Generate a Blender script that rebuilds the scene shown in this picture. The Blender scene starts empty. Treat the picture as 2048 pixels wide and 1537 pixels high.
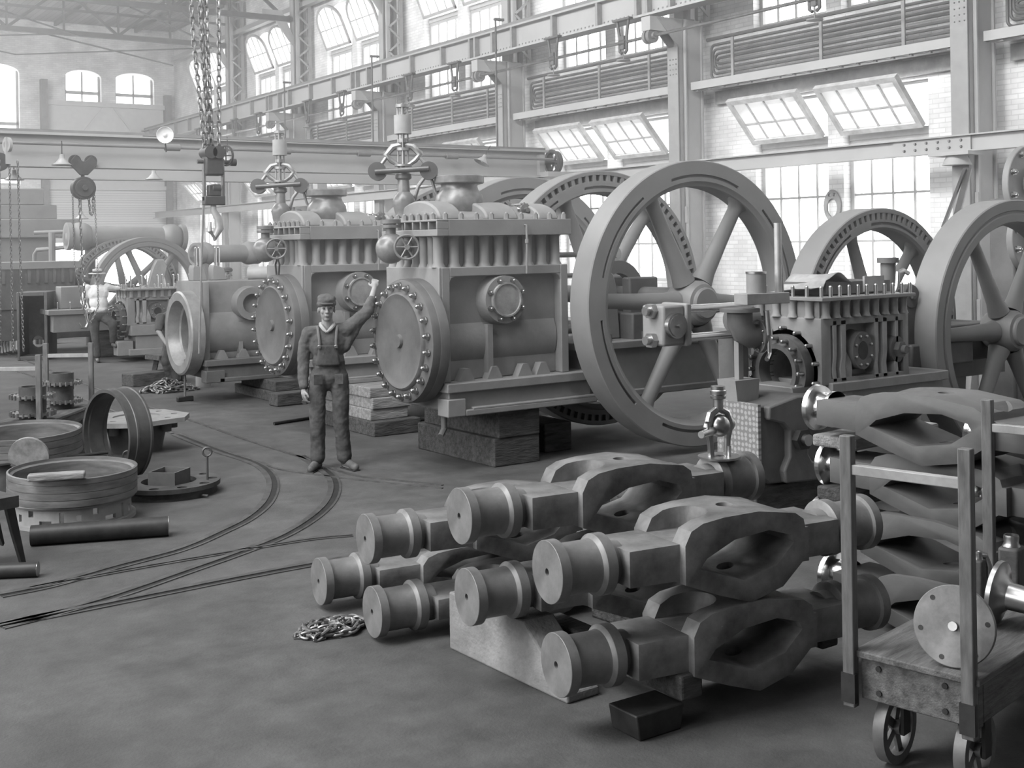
import bpy, bmesh, math, random
from mathutils import Vector, Matrix, Quaternion
sc = bpy.context.scene
C = sc.collection
PI = math.pi
random.seed(7)

# ---------------------------------------------------------------- camera, world, lights, exposure
FOC, PX, PY, CAMH, ROLL, YAW = 2400.0, 1024.0, 485.0, 2.2, 0.016, math.radians(33.9)
cam = bpy.data.cameras.new('camera')
cam.sensor_fit = 'HORIZONTAL'; cam.sensor_width = 36.0
cam.lens = 36.0 * FOC / 2048.0
cam.shift_x = 0.0
cam.shift_y = -(768.5 - PY) / 2048.0
cam.clip_start = 0.1; cam.clip_end = 300
camo = bpy.data.objects.new('camera', cam); C.objects.link(camo)
camo.location = (0, 0, CAMH)
camo.rotation_euler = (Matrix.Rotation(-YAW, 3, 'Z') @ Matrix.Rotation(PI/2, 3, 'X') @ Matrix.Rotation(-math.atan(ROLL), 3, 'Z')).to_euler()
sc.camera = camo
sc.view_settings.view_transform = 'Standard'
sc.view_settings.look = 'None'
sc.view_settings.gamma = 1.0
sc.view_settings.use_curve_mapping = False
sc.view_settings.exposure = 0.1

w = bpy.data.worlds.new('daylight'); sc.world = w; w.use_nodes = True
bg = w.node_tree.nodes['Background']
bg.inputs[0].default_value = (1, 1, 1, 1); bg.inputs[1].default_value = 6.0

def area(name, loc, target, sx, sy, power):
    l = bpy.data.lights.new(name, 'AREA'); l.shape = 'RECTANGLE'; l.size = sx; l.size_y = sy; l.energy = power
    o = bpy.data.objects.new(name, l); C.objects.link(o); o.location = loc
    o.rotation_euler = (Vector(target) - Vector(loc)).to_track_quat('-Z', 'Y').to_euler()
    return o
# skylight of the roof monitor over the near bays, and the tall windows of the unseen side wall
area('roof_monitor_light', (-1.0, 7.5, 10.0), (3.0, 7.5, 0), 4, 13, 2900)
area('far_monitor_light', (2.2, 31.0, 10.3), (5.0, 31.0, 0), 3.0, 28, 5000)
area('upper_wall_fill', (2.0, 20.0, 9.3), (15.5, 22.0, 6.5), 36, 1.6, 4000)  # unseen lamp inside the hall, added to brighten the upper right wall
area('side_window_light', (-13.0, 12.0, 6.5), (5, 12, 1.5), 30, 4, 3200)

def ray(px, py):
    u = px - PX; v = PY - py; n = 1 / math.hypot(1, ROLL)
    a = (u + ROLL*v) * n; b = (v - ROLL*u) * n
    F = Vector((math.sin(YAW), math.cos(YAW), 0)); R = Vector((math.cos(YAW), -math.sin(YAW), 0))
    return F*FOC + R*a + Vector((0, 0, b))
def gp(px, py, z=0.0):
    d = ray(px, py); t = (z - CAMH) / d.z
    return Vector((d.x*t, d.y*t, z))
def at(px, py, D):
    d = ray(px, py) * (D / FOC)
    return Vector((d.x, d.y, CAMH + d.z))

# ---------------------------------------------------------------- materials
MATS = {}
def mat(name, g, rough=0.6, metal=0.0, var=0.25, scale=6.0, bump=0.0, stretch=None, bscale=40.0, spec=0.4, lo=0.3, hi=0.7):
    if name in MATS: return MATS[name]
    m = bpy.data.materials.new(name); m.use_nodes = True
    nt = m.node_tree; N = nt.nodes; L = nt.links; b = N['Principled BSDF']
    b.inputs['Roughness'].default_value = rough; b.inputs['Metallic'].default_value = metal
    b.inputs['Specular IOR Level'].default_value = spec
    tc = N.new('ShaderNodeTexCoord'); mp = N.new('ShaderNodeMapping'); L.new(tc.outputs['Object'], mp.inputs[0])
    if stretch: mp.inputs['Scale'].default_value = stretch
    n1 = N.new('ShaderNodeTexNoise'); n1.inputs['Scale'].default_value = scale; n1.inputs['Detail'].default_value = 6; n1.inputs['Roughness'].default_value = 0.62
    L.new(mp.outputs[0], n1.inputs['Vector'])
    r = N.new('ShaderNodeValToRGB'); L.new(n1.outputs['Fac'], r.inputs[0])
    a = g*(1-var); c = min(1.0, g*(1+var))
    r.color_ramp.elements[0].position = lo; r.color_ramp.elements[0].color = (a, a, a, 1)
    r.color_ramp.elements[1].position = hi; r.color_ramp.elements[1].color = (c, c, c, 1)
    L.new(r.outputs[0], b.inputs['Base Color'])
    if bump > 0:
        n2 = N.new('ShaderNodeTexNoise'); n2.inputs['Scale'].default_value = bscale; n2.inputs['Detail'].default_value = 4
        L.new(mp.outputs[0], n2.inputs['Vector'])
        bp = N.new('ShaderNodeBump'); bp.inputs['Strength'].default_value = bump; bp.inputs['Distance'].default_value = 0.02
        L.new(n2.outputs['Fac'], bp.inputs['Height']); L.new(bp.outputs[0], b.inputs['Normal'])
    MATS[name] = m
    return m

def brick(name, g, axis):
    m = bpy.data.materials.new(name); m.use_nodes = True
    nt = m.node_tree; N = nt.nodes; L = nt.links; b = N['Principled BSDF']; b.inputs['Roughness'].default_value = 0.85
    tc = N.new('ShaderNodeTexCoord'); sp = N.new('ShaderNodeSeparateXYZ'); L.new(tc.outputs['Object'], sp.inputs[0])
    cb = N.new('ShaderNodeCombineXYZ')
    L.new(sp.outputs[axis], cb.inputs[0]); L.new(sp.outputs[2], cb.inputs[1])
    br = N.new('ShaderNodeTexBrick'); br.inputs['Scale'].default_value = 1.0
    br.inputs['Brick Width'].default_value = 0.22; br.inputs['Row Height'].default_value = 0.075; br.inputs['Mortar Size'].default_value = 0.008
    for i, k in ((1, 1.06), (2, 0.9), (3, 0.82)): br.inputs[i].default_value = (g*k, g*k, g*k, 1)
    L.new(cb.outputs[0], br.inputs['Vector'])
    n = N.new('ShaderNodeTexNoise'); n.inputs['Scale'].default_value = 1.4; n.inputs['Detail'].default_value = 8; L.new(tc.outputs['Object'], n.inputs['Vector'])
    mr = N.new('ShaderNodeMapRange'); mr.inputs[1].default_value = 0.3; mr.inputs[2].default_value = 0.65; mr.inputs[3].default_value = 0.72; mr.inputs[4].default_value = 1.08
    L.new(n.outputs['Fac'], mr.inputs[0])
    mx = N.new('ShaderNodeVectorMath'); mx.operation = 'MULTIPLY'
    L.new(br.outputs['Color'], mx.inputs[0]); L.new(mr.outputs[0], mx.inputs[1]); L.new(mx.outputs[0], b.inputs['Base Color'])
    bp = N.new('ShaderNodeBump'); bp.inputs['Strength'].default_value = 0.5; bp.inputs['Distance'].default_value = 0.01; bp.invert = True
    L.new(br.outputs['Fac'], bp.inputs['Height']); L.new(bp.outputs[0], b.inputs['Normal'])
    return m

def planks(name, g, axis, wid=0.14, var=0.35, rough=0.75):
    # boards running along the other axis, gaps drawn by a wave
    m = bpy.data.materials.new(name); m.use_nodes = True
    nt = m.node_tree; N = nt.nodes; L = nt.links; b = N['Principled BSDF']; b.inputs['Roughness'].default_value = rough
    tc = N.new('ShaderNodeTexCoord'); sp = N.new('ShaderNodeSeparateXYZ'); L.new(tc.outputs['Object'], sp.inputs[0])
    d = N.new('ShaderNodeMath'); d.operation = 'DIVIDE'; d.inputs[1].default_value = wid; L.new(sp.outputs[axis], d.inputs[0])
    fl = N.new('ShaderNodeMath'); fl.operation = 'FLOOR'; L.new(d.outputs[0], fl.inputs[0])
    wn = N.new('ShaderNodeTexWhiteNoise'); wn.noise_dimensions = '1D'; L.new(fl.outputs[0], wn.inputs['W'])
    fr = N.new('ShaderNodeMath'); fr.operation = 'FRACT'; L.new(d.outputs[0], fr.inputs[0])
    gt = N.new('ShaderNodeMath'); gt.operation = 'GREATER_THAN'; gt.inputs[1].default_value = 0.1; L.new(fr.outputs[0], gt.inputs[0])
    mr = N.new('ShaderNodeMapRange'); mr.inputs[3].default_value = g*(1-var); mr.inputs[4].default_value = g*(1+var); L.new(wn.outputs['Value'], mr.inputs[0])
    mm = N.new('ShaderNodeMath'); mm.operation = 'MULTIPLY'; L.new(mr.outputs[0], mm.inputs[0])
    m2 = N.new('ShaderNodeMapRange'); m2.inputs[3].default_value = 0.35; m2.inputs[4].default_value = 1; L.new(gt.outputs[0], m2.inputs[0]); L.new(m2.outputs[0], mm.inputs[1])
    L.new(mm.outputs[0], b.inputs['Base Color'])
    return m

def floor_mat():
    m = bpy.data.materials.new('worn_floor'); m.use_nodes = True
    nt = m.node_tree; N = nt.nodes; L = nt.links; b = N['Principled BSDF']
    tc = N.new('ShaderNodeTexCoord')
    def noise(s, d=8, r=0.6):
        n = N.new('ShaderNodeTexNoise'); n.inputs['Scale'].default_value = s; n.inputs['Detail'].default_value = d; n.inputs['Roughness'].default_value = r
        L.new(tc.outputs['Object'], n.inputs['Vector']); return n
    a = noise(0.7, 6, 0.7); c = noise(2.6, 12, 0.8); e = noise(60, 3)
    m1 = N.new('ShaderNodeMapRange'); m1.inputs[1].default_value = 0.3; m1.inputs[2].default_value = 0.7; m1.inputs[3].default_value = 0.7; m1.inputs[4].default_value = 1.25; L.new(a.outputs['Fac'], m1.inputs[0])
    m2 = N.new('ShaderNodeMapRange'); m2.inputs[1].default_value = 0.36; m2.inputs[2].default_value = 0.64; m2.inputs[3].default_value = FLOORG*0.75; m2.inputs[4].default_value = FLOORG*1.28; L.new(c.outputs['Fac'], m2.inputs[0])
    mm = N.new('ShaderNodeMath'); mm.operation = 'MULTIPLY'; L.new(m1.outputs[0], mm.inputs[0]); L.new(m2.outputs[0], mm.inputs[1])
    L.new(mm.outputs[0], b.inputs['Base Color'])
    rr = N.new('ShaderNodeMapRange'); rr.inputs[3].default_value = 0.55; rr.inputs[4].default_value = 0.8; L.new(c.outputs['Fac'], rr.inputs[0]); L.new(rr.outputs[0], b.inputs['Roughness'])
    b.inputs['Specular IOR Level'].default_value = 0.3
    bp = N.new('ShaderNodeBump'); bp.inputs['Strength'].default_value = 0.25; bp.inputs['Distance'].default_value = 0.01; L.new(e.outputs['Fac'], bp.inputs['Height']); L.new(bp.outputs[0], b.inputs['Normal'])
    return m
FLOORG = 0.078

PAINT  = mat('grey_machine_paint', 0.205, 0.55, var=0.14, scale=3.0, bump=0.08, bscale=25)
PAINTD = mat('dark_machine_paint', 0.1, 0.6, var=0.3, scale=2.2, bump=0.08, bscale=25)
WHEELP = mat('wheel_grey_paint', 0.185, 0.55, var=0.1, scale=2.5)
CAST   = mat('dark_cast_iron', 0.06, 0.6, var=0.4, scale=6, bump=0.15)
FORGE  = mat('forged_steel_scale', 0.145, 0.5, 0.25, var=0.6, scale=4.5, bump=0.12, bscale=18)
FORGEL = mat('forged_steel_face', 0.18, 0.5, 0.3, var=0.35, scale=5, bump=0.05)
FORGER = mat('rough_forged_grey', 0.095, 0.65, 0.1, var=0.3, scale=2.5, bump=0.1, bscale=12)
POL    = mat('polished_steel', 0.62, 0.22, 1.0, var=0.12, scale=4)
POLD   = mat('worn_machined_steel', 0.42, 0.32, 1.0, var=0.25, scale=5)
IRON   = mat('black_iron', 0.03, 0.5, 0.2, var=0.4, scale=10)
STEELG = mat('structure_steel_grey', 0.33, 0.6, var=0.12, scale=1.5)
GIRD   = mat('girder_pale_grey', 0.33, 0.6, var=0.1, scale=0.8)
PIPE   = mat('heating_pipe_grey', 0.17, 0.55, var=0.15, scale=3)
TIMB   = mat('old_timber', 0.06, 0.85, var=0.55, scale=5, bump=0.5, stretch=(1, 5, 5), bscale=14)
TIMBL  = mat('pale_timber', 0.22, 0.85, var=0.4, scale=4, bump=0.5, stretch=(1, 5, 5), bscale=14)
DECK   = mat('cart_planks', 0.10, 0.75, var=0.5, scale=4, bump=0.3, stretch=(1, 6, 6), bscale=20)
BRASSM = mat('dull_brass', 0.45, 0.3, 1.0, var=0.3, scale=8)
WHITE  = mat('whitewash', 0.72, 0.8, var=0.08, scale=2)
PAINTL = mat('light_grey_paint', 0.28, 0.55, var=0.15)

# ---------------------------------------------------------------- mesh builder
class B:
    def __init__(s): s.m = bmesh.new()
    def _new(s, vs, M=None):
        if M is not None: bmesh.ops.transform(s.m, matrix=M, verts=vs)
        return vs
    def box(s, c, d, rz=0.0, rot=None):
        r = bmesh.ops.create_cube(s.m, size=1.0)['verts']
        R = rot.to_4x4() if rot else Matrix.Rotation(rz, 4, 'Z')
        s._new(r, Matrix.Translation(c) @ R @ Matrix.Diagonal((d[0], d[1], d[2], 1))); return s
    def bx(s, x0, x1, y0, y1, z0, z1): return s.box(((x0+x1)/2, (y0+y1)/2, (z0+z1)/2), (abs(x1-x0), abs(y1-y0), abs(z1-z0)))
    def bar(s, p0, p1, w, h=None):
        p0 = Vector(p0); p1 = Vector(p1); d = p1 - p0; h = h or w
        q = d.to_track_quat('X', 'Z').to_matrix()
        return s.box((p0+p1)/2, (d.length, w, h), rot=q)
    def cyl(s, p0, p1, r0, r1=None, n=24, caps=True):
        p0 = Vector(p0); p1 = Vector(p1); d = p1 - p0
        r = bmesh.ops.create_cone(s.m, cap_ends=caps, segments=n, radius1=r0, radius2=r0 if r1 is None else r1, depth=d.length)['verts']
        q = d.to_track_quat('Z', 'X').to_matrix().to_4x4()
        s._new(r, Matrix.Translation((p0+p1)/2) @ q); return s
    def sph(s, c, r, sc_=(1, 1, 1), n=20, rot=None):
        v = bmesh.ops.create_uvsphere(s.m, u_segments=n, v_segments=max(6, n//2+2), radius=r)['verts']
        R = rot.to_4x4() if rot else Matrix.Identity(4)
        s._new(v, Matrix.Translation(c) @ R @ Matrix.Diagonal((sc_[0], sc_[1], sc_[2], 1))); return s
    def ico(s, c, r, sub=1):
        v = bmesh.ops.create_icosphere(s.m, subdivisions=sub, radius=r)['verts']; s._new(v, Matrix.Translation(c)); return s
    def sweep(s, pts, r, n=8, closed=False):
        pts = [Vector(p) for p in pts]; k = len(pts); rs = r if isinstance(r, (list, tuple)) else [r]*k
        rings = []; up = None
        for i in range(k):
            if closed: t = pts[(i+1) % k] - pts[i-1]
            else: t = pts[min(i+1, k-1)] - pts[max(i-1, 0)]
            t.normalize()
            if up is None:
                up = Vector((0, 0, 1)) if abs(t.z) < 0.9 else Vector((1, 0, 0))
            up = (up - t*up.dot(t)); up.normalize(); sd = t.cross(up)
            rings.append([s.m.verts.new(pts[i] + (up*math.cos(a) + sd*math.sin(a))*rs[i]) for a in [2*PI*j/n for j in range(n)]])
        for i in range(k if closed else k-1):
            A = rings[i]; D = rings[(i+1) % k]
            for j in range(n): s.m.faces.new((A[j], A[(j+1) % n], D[(j+1) % n], D[j]))
        if not closed:
            s.m.faces.new(rings[0]); s.m.faces.new(list(reversed(rings[-1])))
        return s
    def lathe(s, prof, o=(0, 0, 0), axis=(0, 0, 1), n=48, closed=False, a0=0.0, a1=2*PI):
        # prof = [(r, h)...]; closed joins last to first (ring sections)
        o = Vector(o); q = Vector(axis).to_track_quat('Z', 'X').to_matrix()
        full = abs(a1-a0-2*PI) < 1e-6; cnt = n if full else n+1
        cols = []
        for i in range(cnt):
            a = a0 + (a1-a0)*i/n; col = []
            for (r, h) in prof:
                if r < 1e-6 and full and i > 0: col.append(cols[0][len(col)]); continue
                col.append(s.m.verts.new(o + q @ Vector((r*math.cos(a), r*math.sin(a), h))))
            cols.append(col)
        K = len(prof)
        for i in range(n):
            A = cols[i]; D = cols[(i+1) % cnt]
            for j in range(K if closed else K-1):
                f = []
                for v in (A[j], D[j], D[(j+1) % K], A[(j+1) % K]):
                    if v not in f: f.append(v)
                if len(f) > 2:
                    try: s.m.faces.new(f)
                    except ValueError: pass
        if not full and closed:
            s.m.faces.new(cols[0]); s.m.faces.new(list(reversed(cols[-1])))
        return s
    def prism(s, poly, h0, h1, plane='xz'):
        def P(a, b_, h): return {'xz': (a, h, b_), 'yz': (h, a, b_), 'xy': (a, b_, h)}[plane]
        A = [s.m.verts.new(P(a, b_, h0)) for a, b_ in poly]; D = [s.m.verts.new(P(a, b_, h1)) for a, b_ in poly]
        s.m.faces.new(A); s.m.faces.new(list(reversed(D)))
        k = len(poly)
        for i in range(k): s.m.faces.new((A[i], D[i], D[(i+1) % k], A[(i+1) % k]))
        return s
    def hexn(s, p, d, r, h):
        p = Vector(p); d = Vector(d).normalized(); return s.cyl(p, p+d*h, r, n=6)
    def stud(s, p, d, r, h):
        p = Vector(p); d = Vector(d).normalized()
        s.cyl(p, p+d*h, r, n=8); s.cyl(p+d*h, p+d*(h+r*0.7), r, r*0.45, n=8); return s
    def chain(s, pts, pitch=0.06, wire=0.009, width=0.6, n=6, jit=0.0):
        pts = [Vector(p) for p in pts]; seg = []
        L_ = [0]
        for i in range(len(pts)-1): L_.append(L_[-1] + (pts[i+1]-pts[i]).length)
        def P(d):
            for i in range(len(pts)-1):
                if d <= L_[i+1] or i == len(pts)-2:
                    t = (d-L_[i])/max(1e-6, L_[i+1]-L_[i]); return pts[i].lerp(pts[i+1], t)
        k = max(1, int(L_[-1]/pitch))
        for i in range(k):
            a = P(i*pitch); b_ = P((i+1)*pitch); t = (b_-a)
            if t.length < 1e-6: continue
            t.normalize()
            u = Vector((0.3, 0.8, 0.2)).cross(t)
            if u.length < .1: u = Vector((1, 0, 0)).cross(t)
            u.normalize(); v = t.cross(u)
            ph = (PI/2 if i % 2 else 0) + random.uniform(-jit, jit) + 0.4
            wv = u*math.cos(ph) + v*math.sin(ph)
            hl = pitch*0.62; hw = pitch*width*0.5; c = (a+b_)/2; lp = []
            for j in range(10):
                an = 2*PI*j/10
                lp.append(c + t*(hl*math.copysign(abs(math.cos(an))**0.8, math.cos(an))) + wv*(hw*math.copysign(abs(math.sin(an))**0.8, math.sin(an))))
            s.sweep(lp, wire, n, closed=True)
        return s
    def mesh(s, name, m, smooth=35):
        bmesh.ops.recalc_face_normals(s.m, faces=s.m.faces[:])
        me = bpy.data.meshes.new(name); s.m.to_mesh(me); s.m.free()
        if smooth:
            me.polygons.foreach_set('use_smooth', [True]*len(me.polygons))
            me.set_sharp_from_angle(angle=math.radians(smooth))
        if m: me.materials.append(m)
        return me
    def out(s, name, m, parent=None, bevel=0.0, smooth=35, loc=None, rot=None, label=None, segs=2):
        o = bpy.data.objects.new(name, s.mesh(name, m, smooth)); C.objects.link(o)
        if parent: o.parent = parent
        if loc is not None: o.location = loc
        if rot is not None: o.rotation_euler = rot
        if bevel:
            md = o.modifiers.new('bevel', 'BEVEL'); md.width = bevel; md.segments = segs; md.limit_method = 'ANGLE'; md.angle_limit = math.radians(40)
        if label: o['label'] = label
        return o

def tag(o, label, cat, group=None, kind=None):
    if label: o['label'] = label
    if cat: o['category'] = cat
    if group: o['group'] = group
    if kind: o['kind'] = kind
    return o
def thing(name, label, cat, loc=(0, 0, 0), rz=0.0, group=None):
    o = bpy.data.objects.new(name, None); C.objects.link(o); o.location = loc; o.rotation_euler = (0, 0, rz)
    o.empty_display_size = 0.1
    return tag(o, label, cat, group)
def st(o): o['kind'] = 'structure'; return o
def kids(o): return [c for c in C.objects if c.parent == o]
def dup(root, loc=None, rot=None, label=None, group=None):
    def rec(o, par):
        c = o.copy(); C.objects.link(c)
        if par: c.parent = par
        for ch in kids(o): rec(ch, c)
        return c
    r = rec(root, None)
    if loc is not None: r.location = loc
    if rot is not None: r.rotation_euler = rot
    if label: r['label'] = label
    if group: r['group'] = group
    return r
def copy_part(o, loc, rot=None, parent=None):
    c = o.copy(); C.objects.link(c); c.location = loc
    if rot is not None: c.rotation_euler = rot
    if parent: c.parent = parent
    return c
def bake(o):
    dg = bpy.context.evaluated_depsgraph_get(); dg.update()
    me = bpy.data.meshes.new_from_object(o.evaluated_get(dg), preserve_all_data_layers=True, depsgraph=dg)
    o.modifiers.clear(); o.data = me
    return o
def cut(o, cutters, op='DIFFERENCE', smooth=35):
    tmp = []
    for cb in cutters:
        c = bpy.data.objects.new('cutter', cb.mesh('cutter', None, 0)); C.objects.link(c); tmp.append(c); c.parent = o.parent
        md = o.modifiers.new('b', 'BOOLEAN'); md.operation = op; md.object = c; md.solver = 'EXACT'
    bake(o)
    for c in tmp: bpy.data.objects.remove(c)
    me = o.data
    me.polygons.foreach_set('use_smooth', [True]*len(me.polygons)); me.set_sharp_from_angle(angle=math.radians(smooth))
    return o
def link_mesh(name, me, parent, loc, rot=(0, 0, 0)):
    o = bpy.data.objects.new(name, me); C.objects.link(o); o.parent = parent; o.location = loc; o.rotation_euler = rot; return o
# ---------------------------------------------------------------- the room
BRR = brick('whitewashed_brick_side', 0.74, 1)
BRF = brick('whitewashed_brick_end', 0.8, 0)
DBR = mat('dark_brick', 0.2, 0.9, var=0.2)
XW = 15.5
COLY = [4.65, 10.45, 16.44, 22.2, 28.1, 33.86, 39.36]
fl = B().bx(-14, 16.2, -9, 47.6, -0.3, 0).out('floor', floor_mat(), smooth=0); st(fl)
def arch_pts(u0, u1, zs, rise, n=12):
    c = (u0+u1)/2; hw = (u1-u0)/2
    return [(c + hw*math.cos(PI*i/n), zs + rise*math.sin(PI*i/n)) for i in range(n+1)]   # u1 -> u0
def wall(name, m, u0, u1, z0, z1, ops, t0, t1, plane):
    b = B(); us = sorted(set([u0, u1] + [o[0] for o in ops] + [o[1] for o in ops]))
    for a, c in zip(us[:-1], us[1:]):
        inn = sorted([o for o in ops if o[0] <= a+1e-6 and o[1] >= c-1e-6], key=lambda o: o[2])
        z = z0; prev = None
        def fill(za, zb, prev):
            if prev and prev[4] > 0:
                pts = arch_pts(prev[0], prev[1], prev[3], prev[4])
                b.prism(pts + [(prev[0], zb), (prev[1], zb)], t0, t1, plane)
            elif zb > za+1e-4: b.prism([(a, za), (c, za), (c, zb), (a, zb)], t0, t1, plane)
        for o in inn:
            fill(z, o[2], prev); z = o[3]; prev = o
        fill(z, z1, prev)
    return st(b.out(name, m, smooth=0))
LOW = []; UPW = []
bays = []
for i in range(len(COLY)-1): bays.append((COLY[i]+COLY[i+1])/2)
bays.append(42.3)
for c in bays:
    for s_ in (-0.99, 0.99):
        LOW.append((c+s_-0.83, c+s_+0.83, 1.38, 4.62, 0.0)); UPW.append((c+s_-0.83, c+s_+0.83, 5.93, 8.72, 0.58))
wall('wall_right', BRR, -9, 47.6, 0, 10.9, LOW+UPW, XW, XW+0.45, 'yz')
YF = 46.9
st(B().bx(-14.4, -14, -9, 47.6, 0, 10.9).out('wall_left', DBR, smooth=0)); st(B().bx(-14, 16.2, -9.4, -9, 0, 10.9).out('wall_back', DBR, smooth=0)) 
FOPS = [(7.4, 9.7, 0.0, 2.5, 0.0), (7.9, 9.7, 4.6, 8.75, 0.32), (11.33, 12.67, 7.5, 8.72, 0.3), (13.2, 14.7, 7.5, 8.72, 0.3), (10.75, 14.95, 0.0, 2.45, 0.0), (3.5, 5.3, 4.6, 8.75, 0.32)]
wall('wall_far', BRF, -14, 16.2, 0, 10.9, FOPS, YF, YF+0.5, 'xz')
ceil = B().bx(-14, 16.2, -9, 47.6, 10.75, 10.9).out('ceiling', planks('roof_boards', 0.2, 0, 0.2, 0.25), smooth=0); st(ceil)

# glass and window frames
gm = bpy.data.materials.new('window_glass'); gm.use_nodes = True
nt = gm.node_tree; nt.nodes.remove(nt.nodes['Principled BSDF'])
tr = nt.nodes.new('ShaderNodeBsdfTransparent'); tr.inputs[0].default_value = (0.93, 0.93, 0.93, 1)
gl = nt.nodes.new('ShaderNodeBsdfGlossy'); gl.inputs['Roughness'].default_value = 0.05
mx = nt.nodes.new('ShaderNodeMixShader'); mx.inputs[0].default_value = 0.06
nt.links.new(tr.outputs[0], mx.inputs[1]); nt.links.new(gl.outputs[0], mx.inputs[2]); nt.links.new(mx.outputs[0], nt.nodes['Material Output'].inputs[0])
gd = bpy.data.materials.new('dusty_sash_glass'); gd.use_nodes = True
nt = gd.node_tree; nt.nodes.remove(nt.nodes['Principled BSDF'])
tl = nt.nodes.new('ShaderNodeBsdfTranslucent'); tl.inputs[0].default_value = (0.85, 0.85, 0.85, 1)
tr = nt.nodes.new('ShaderNodeBsdfTransparent')
mx = nt.nodes.new('ShaderNodeMixShader'); mx.inputs[0].default_value = 0.3
nt.links.new(tl.outputs[0], mx.inputs[1]); nt.links.new(tr.outputs[0], mx.inputs[2]); nt.links.new(mx.outputs[0], nt.nodes['Material Output'].inputs[0])
FRAME = mat('window_frame_paint', 0.4, 0.6, var=0.1)
def frame_grid(b, x, y0, y1, z0, z1, nx, zs, t=0.035, fr=0.07):
    b.bx(x-fr/2, x+fr/2, y0, y0+fr, z0, z1); b.bx(x-fr/2, x+fr/2, y1-fr, y1, z0, z1)
    b.bx(x-fr/2, x+fr/2, y0+fr, y1-fr, z0, z0+fr); b.bx(x-fr/2, x+fr/2, y0+fr, y1-fr, z1-fr, z1)
    for i in range(1, nx):
        y = y0 + (y1-y0)*i/nx; b.bx(x-t/2, x+t/2, y-t/2, y+t/2, z0+fr, z1-fr)
    for z in zs: b.bx(x-t/2+0.004, x+t/2-0.004, y0+fr, y1-fr, z-t/2, z+t/2)
wn = 0
XG = XW+0.2
for (y0, y1, z0, z1, r) in LOW:
    wn += 1
    e = thing('window_%d' % wn, None, None, (0, 0, 0)); st(e)
    b = B(); frame_grid(b, XG, y0, y1, z0, 3.78, 4, (2.13, 2.89)); b.bx(XG-0.05, XG+0.05, y0, y1, 3.78, 3.9)
    b.bx(XG-0.035, XG+0.035, y0, y0+0.05, 3.9, z1); b.bx(XG-0.035, XG+0.035, y1-0.05, y1, 3.9, z1); b.bx(XG-0.035, XG+0.035, y0, y1, z1-0.05, z1)
    b.out('window_frame', FRAME, e, smooth=0)
    B().bx(XG-0.004, XG+0.004, y0+0.03, y1-0.03, z0+0.03, 3.8).out('glass', gm, e, smooth=0)
    # top sash swung inward
    b = B(); frame_grid(b, 0, y0+0.03, y1-0.03, 0, 0.98, 4, (0.42,), 0.035, 0.09)
    s_ = b.out('tilted_sash', mat('sash_dark', 0.45, 0.6), e, smooth=0, loc=(XW-0.06, 0, 3.88), rot=(0, -math.radians(42), 0))
    B().bx(-0.004, 0.004, y0+0.1, y1-0.1, 0.08, 0.9).out('glass', gd, s_, smooth=0)
    B().bar((XW-0.02, y0+0.1, 3.95), (XW-0.42, y0+0.1, 4.35), 0.02).out('sash_stay', PIPE, e, smooth=0)
for (y0, y1, z0, z1, r) in UPW:
    wn += 1
    e = thing('window_%d' % wn, None, None, (0, 0, 0)); st(e)
    b = B(); frame_grid(b, XG, y0, y1, z0, 7.9, 4, (6.9,)); b.bx(XG-0.06, XG+0.06, y0, y1, 7.9, 8.02)
    b.out('window_frame', FRAME, e, smooth=0)
    B().bx(XG-0.004, XG+0.004, y0+0.03, y1-0.03, z0+0.03, 7.93).out('glass', gm, e, smooth=0)
    # arched sash tilted inward at its head
    hw = (y1-y0)/2-0.03; c = (y0+y1)/2
    b = B(); outer = arch_pts(c-hw, c+hw, 0.72, 0.55, 14); inner = arch_pts(c-hw+0.07, c+hw-0.07, 0.72, 0.48, 14)
    outer = [(c+hw, 0)] + outer + [(c-hw, 0)]; inner = [(c+hw-0.07, 0.08)] + inner + [(c-hw+0.07, 0.08)]
    for i in range(len(outer)-1):
        b.prism([outer[i], outer[i+1], inner[i+1], inner[i]], -0.03, 0.03, 'yz')
    b.bx(-0.03, 0.03, c-hw, c+hw, 0, 0.08)
    for i in (-1, 0, 1):
        yy = c + i*hw*0.5; b.bx(-0.015, 0.015, yy-0.014, yy+0.014, 0.08, 1.22 - abs(i)*0.1)
    b.bx(-0.013, 0.013, c-hw+0.05, c+hw-0.05, 0.56, 0.588)
    s_ = b.out('tilted_sash', FRAME, e, smooth=0, loc=(XW-0.02, 0, 8.0), rot=(0, -math.radians(22), 0))
    b = B(); b.prism([(c+hw-0.05, 0.05)] + arch_pts(c-hw+0.05, c+hw-0.05, 0.72, 0.49, 14) + [(c-hw+0.05, 0.05)], -0.004, 0.004, 'yz'); b.out('glass', gd, s_, smooth=0)
for k, (x0, x1, z0, z1, r) in enumerate(FOPS):
    if z0 < 1: continue
    wn += 1
    e = thing('window_%d' % wn, None, None); st(e)
    b = B(); yg = YF+0.25
    def fb(a, c, d, f): b.bx(a, c, yg-0.04, yg+0.04, d, f)
    fb(x0, x0+0.08, z0, z1+0.1); fb(x1-0.08, x1, z0, z1+0.1); fb(x0, x1, z0, z0+0.08); fb(x0, x1, (z0*0.45+z1*0.55)-0.06, (z0*0.45+z1*0.55)+0.06)
    fb((x0+x1)/2-0.03, (x0+x1)/2+0.03, z0, z1+0.25)
    b.out('window_frame', FRAME, e, smooth=0)
    B().bx(x0, x1, yg-0.004, yg+0.004, z0, z1+0.3).out('glass', gm, e, smooth=0)

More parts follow.
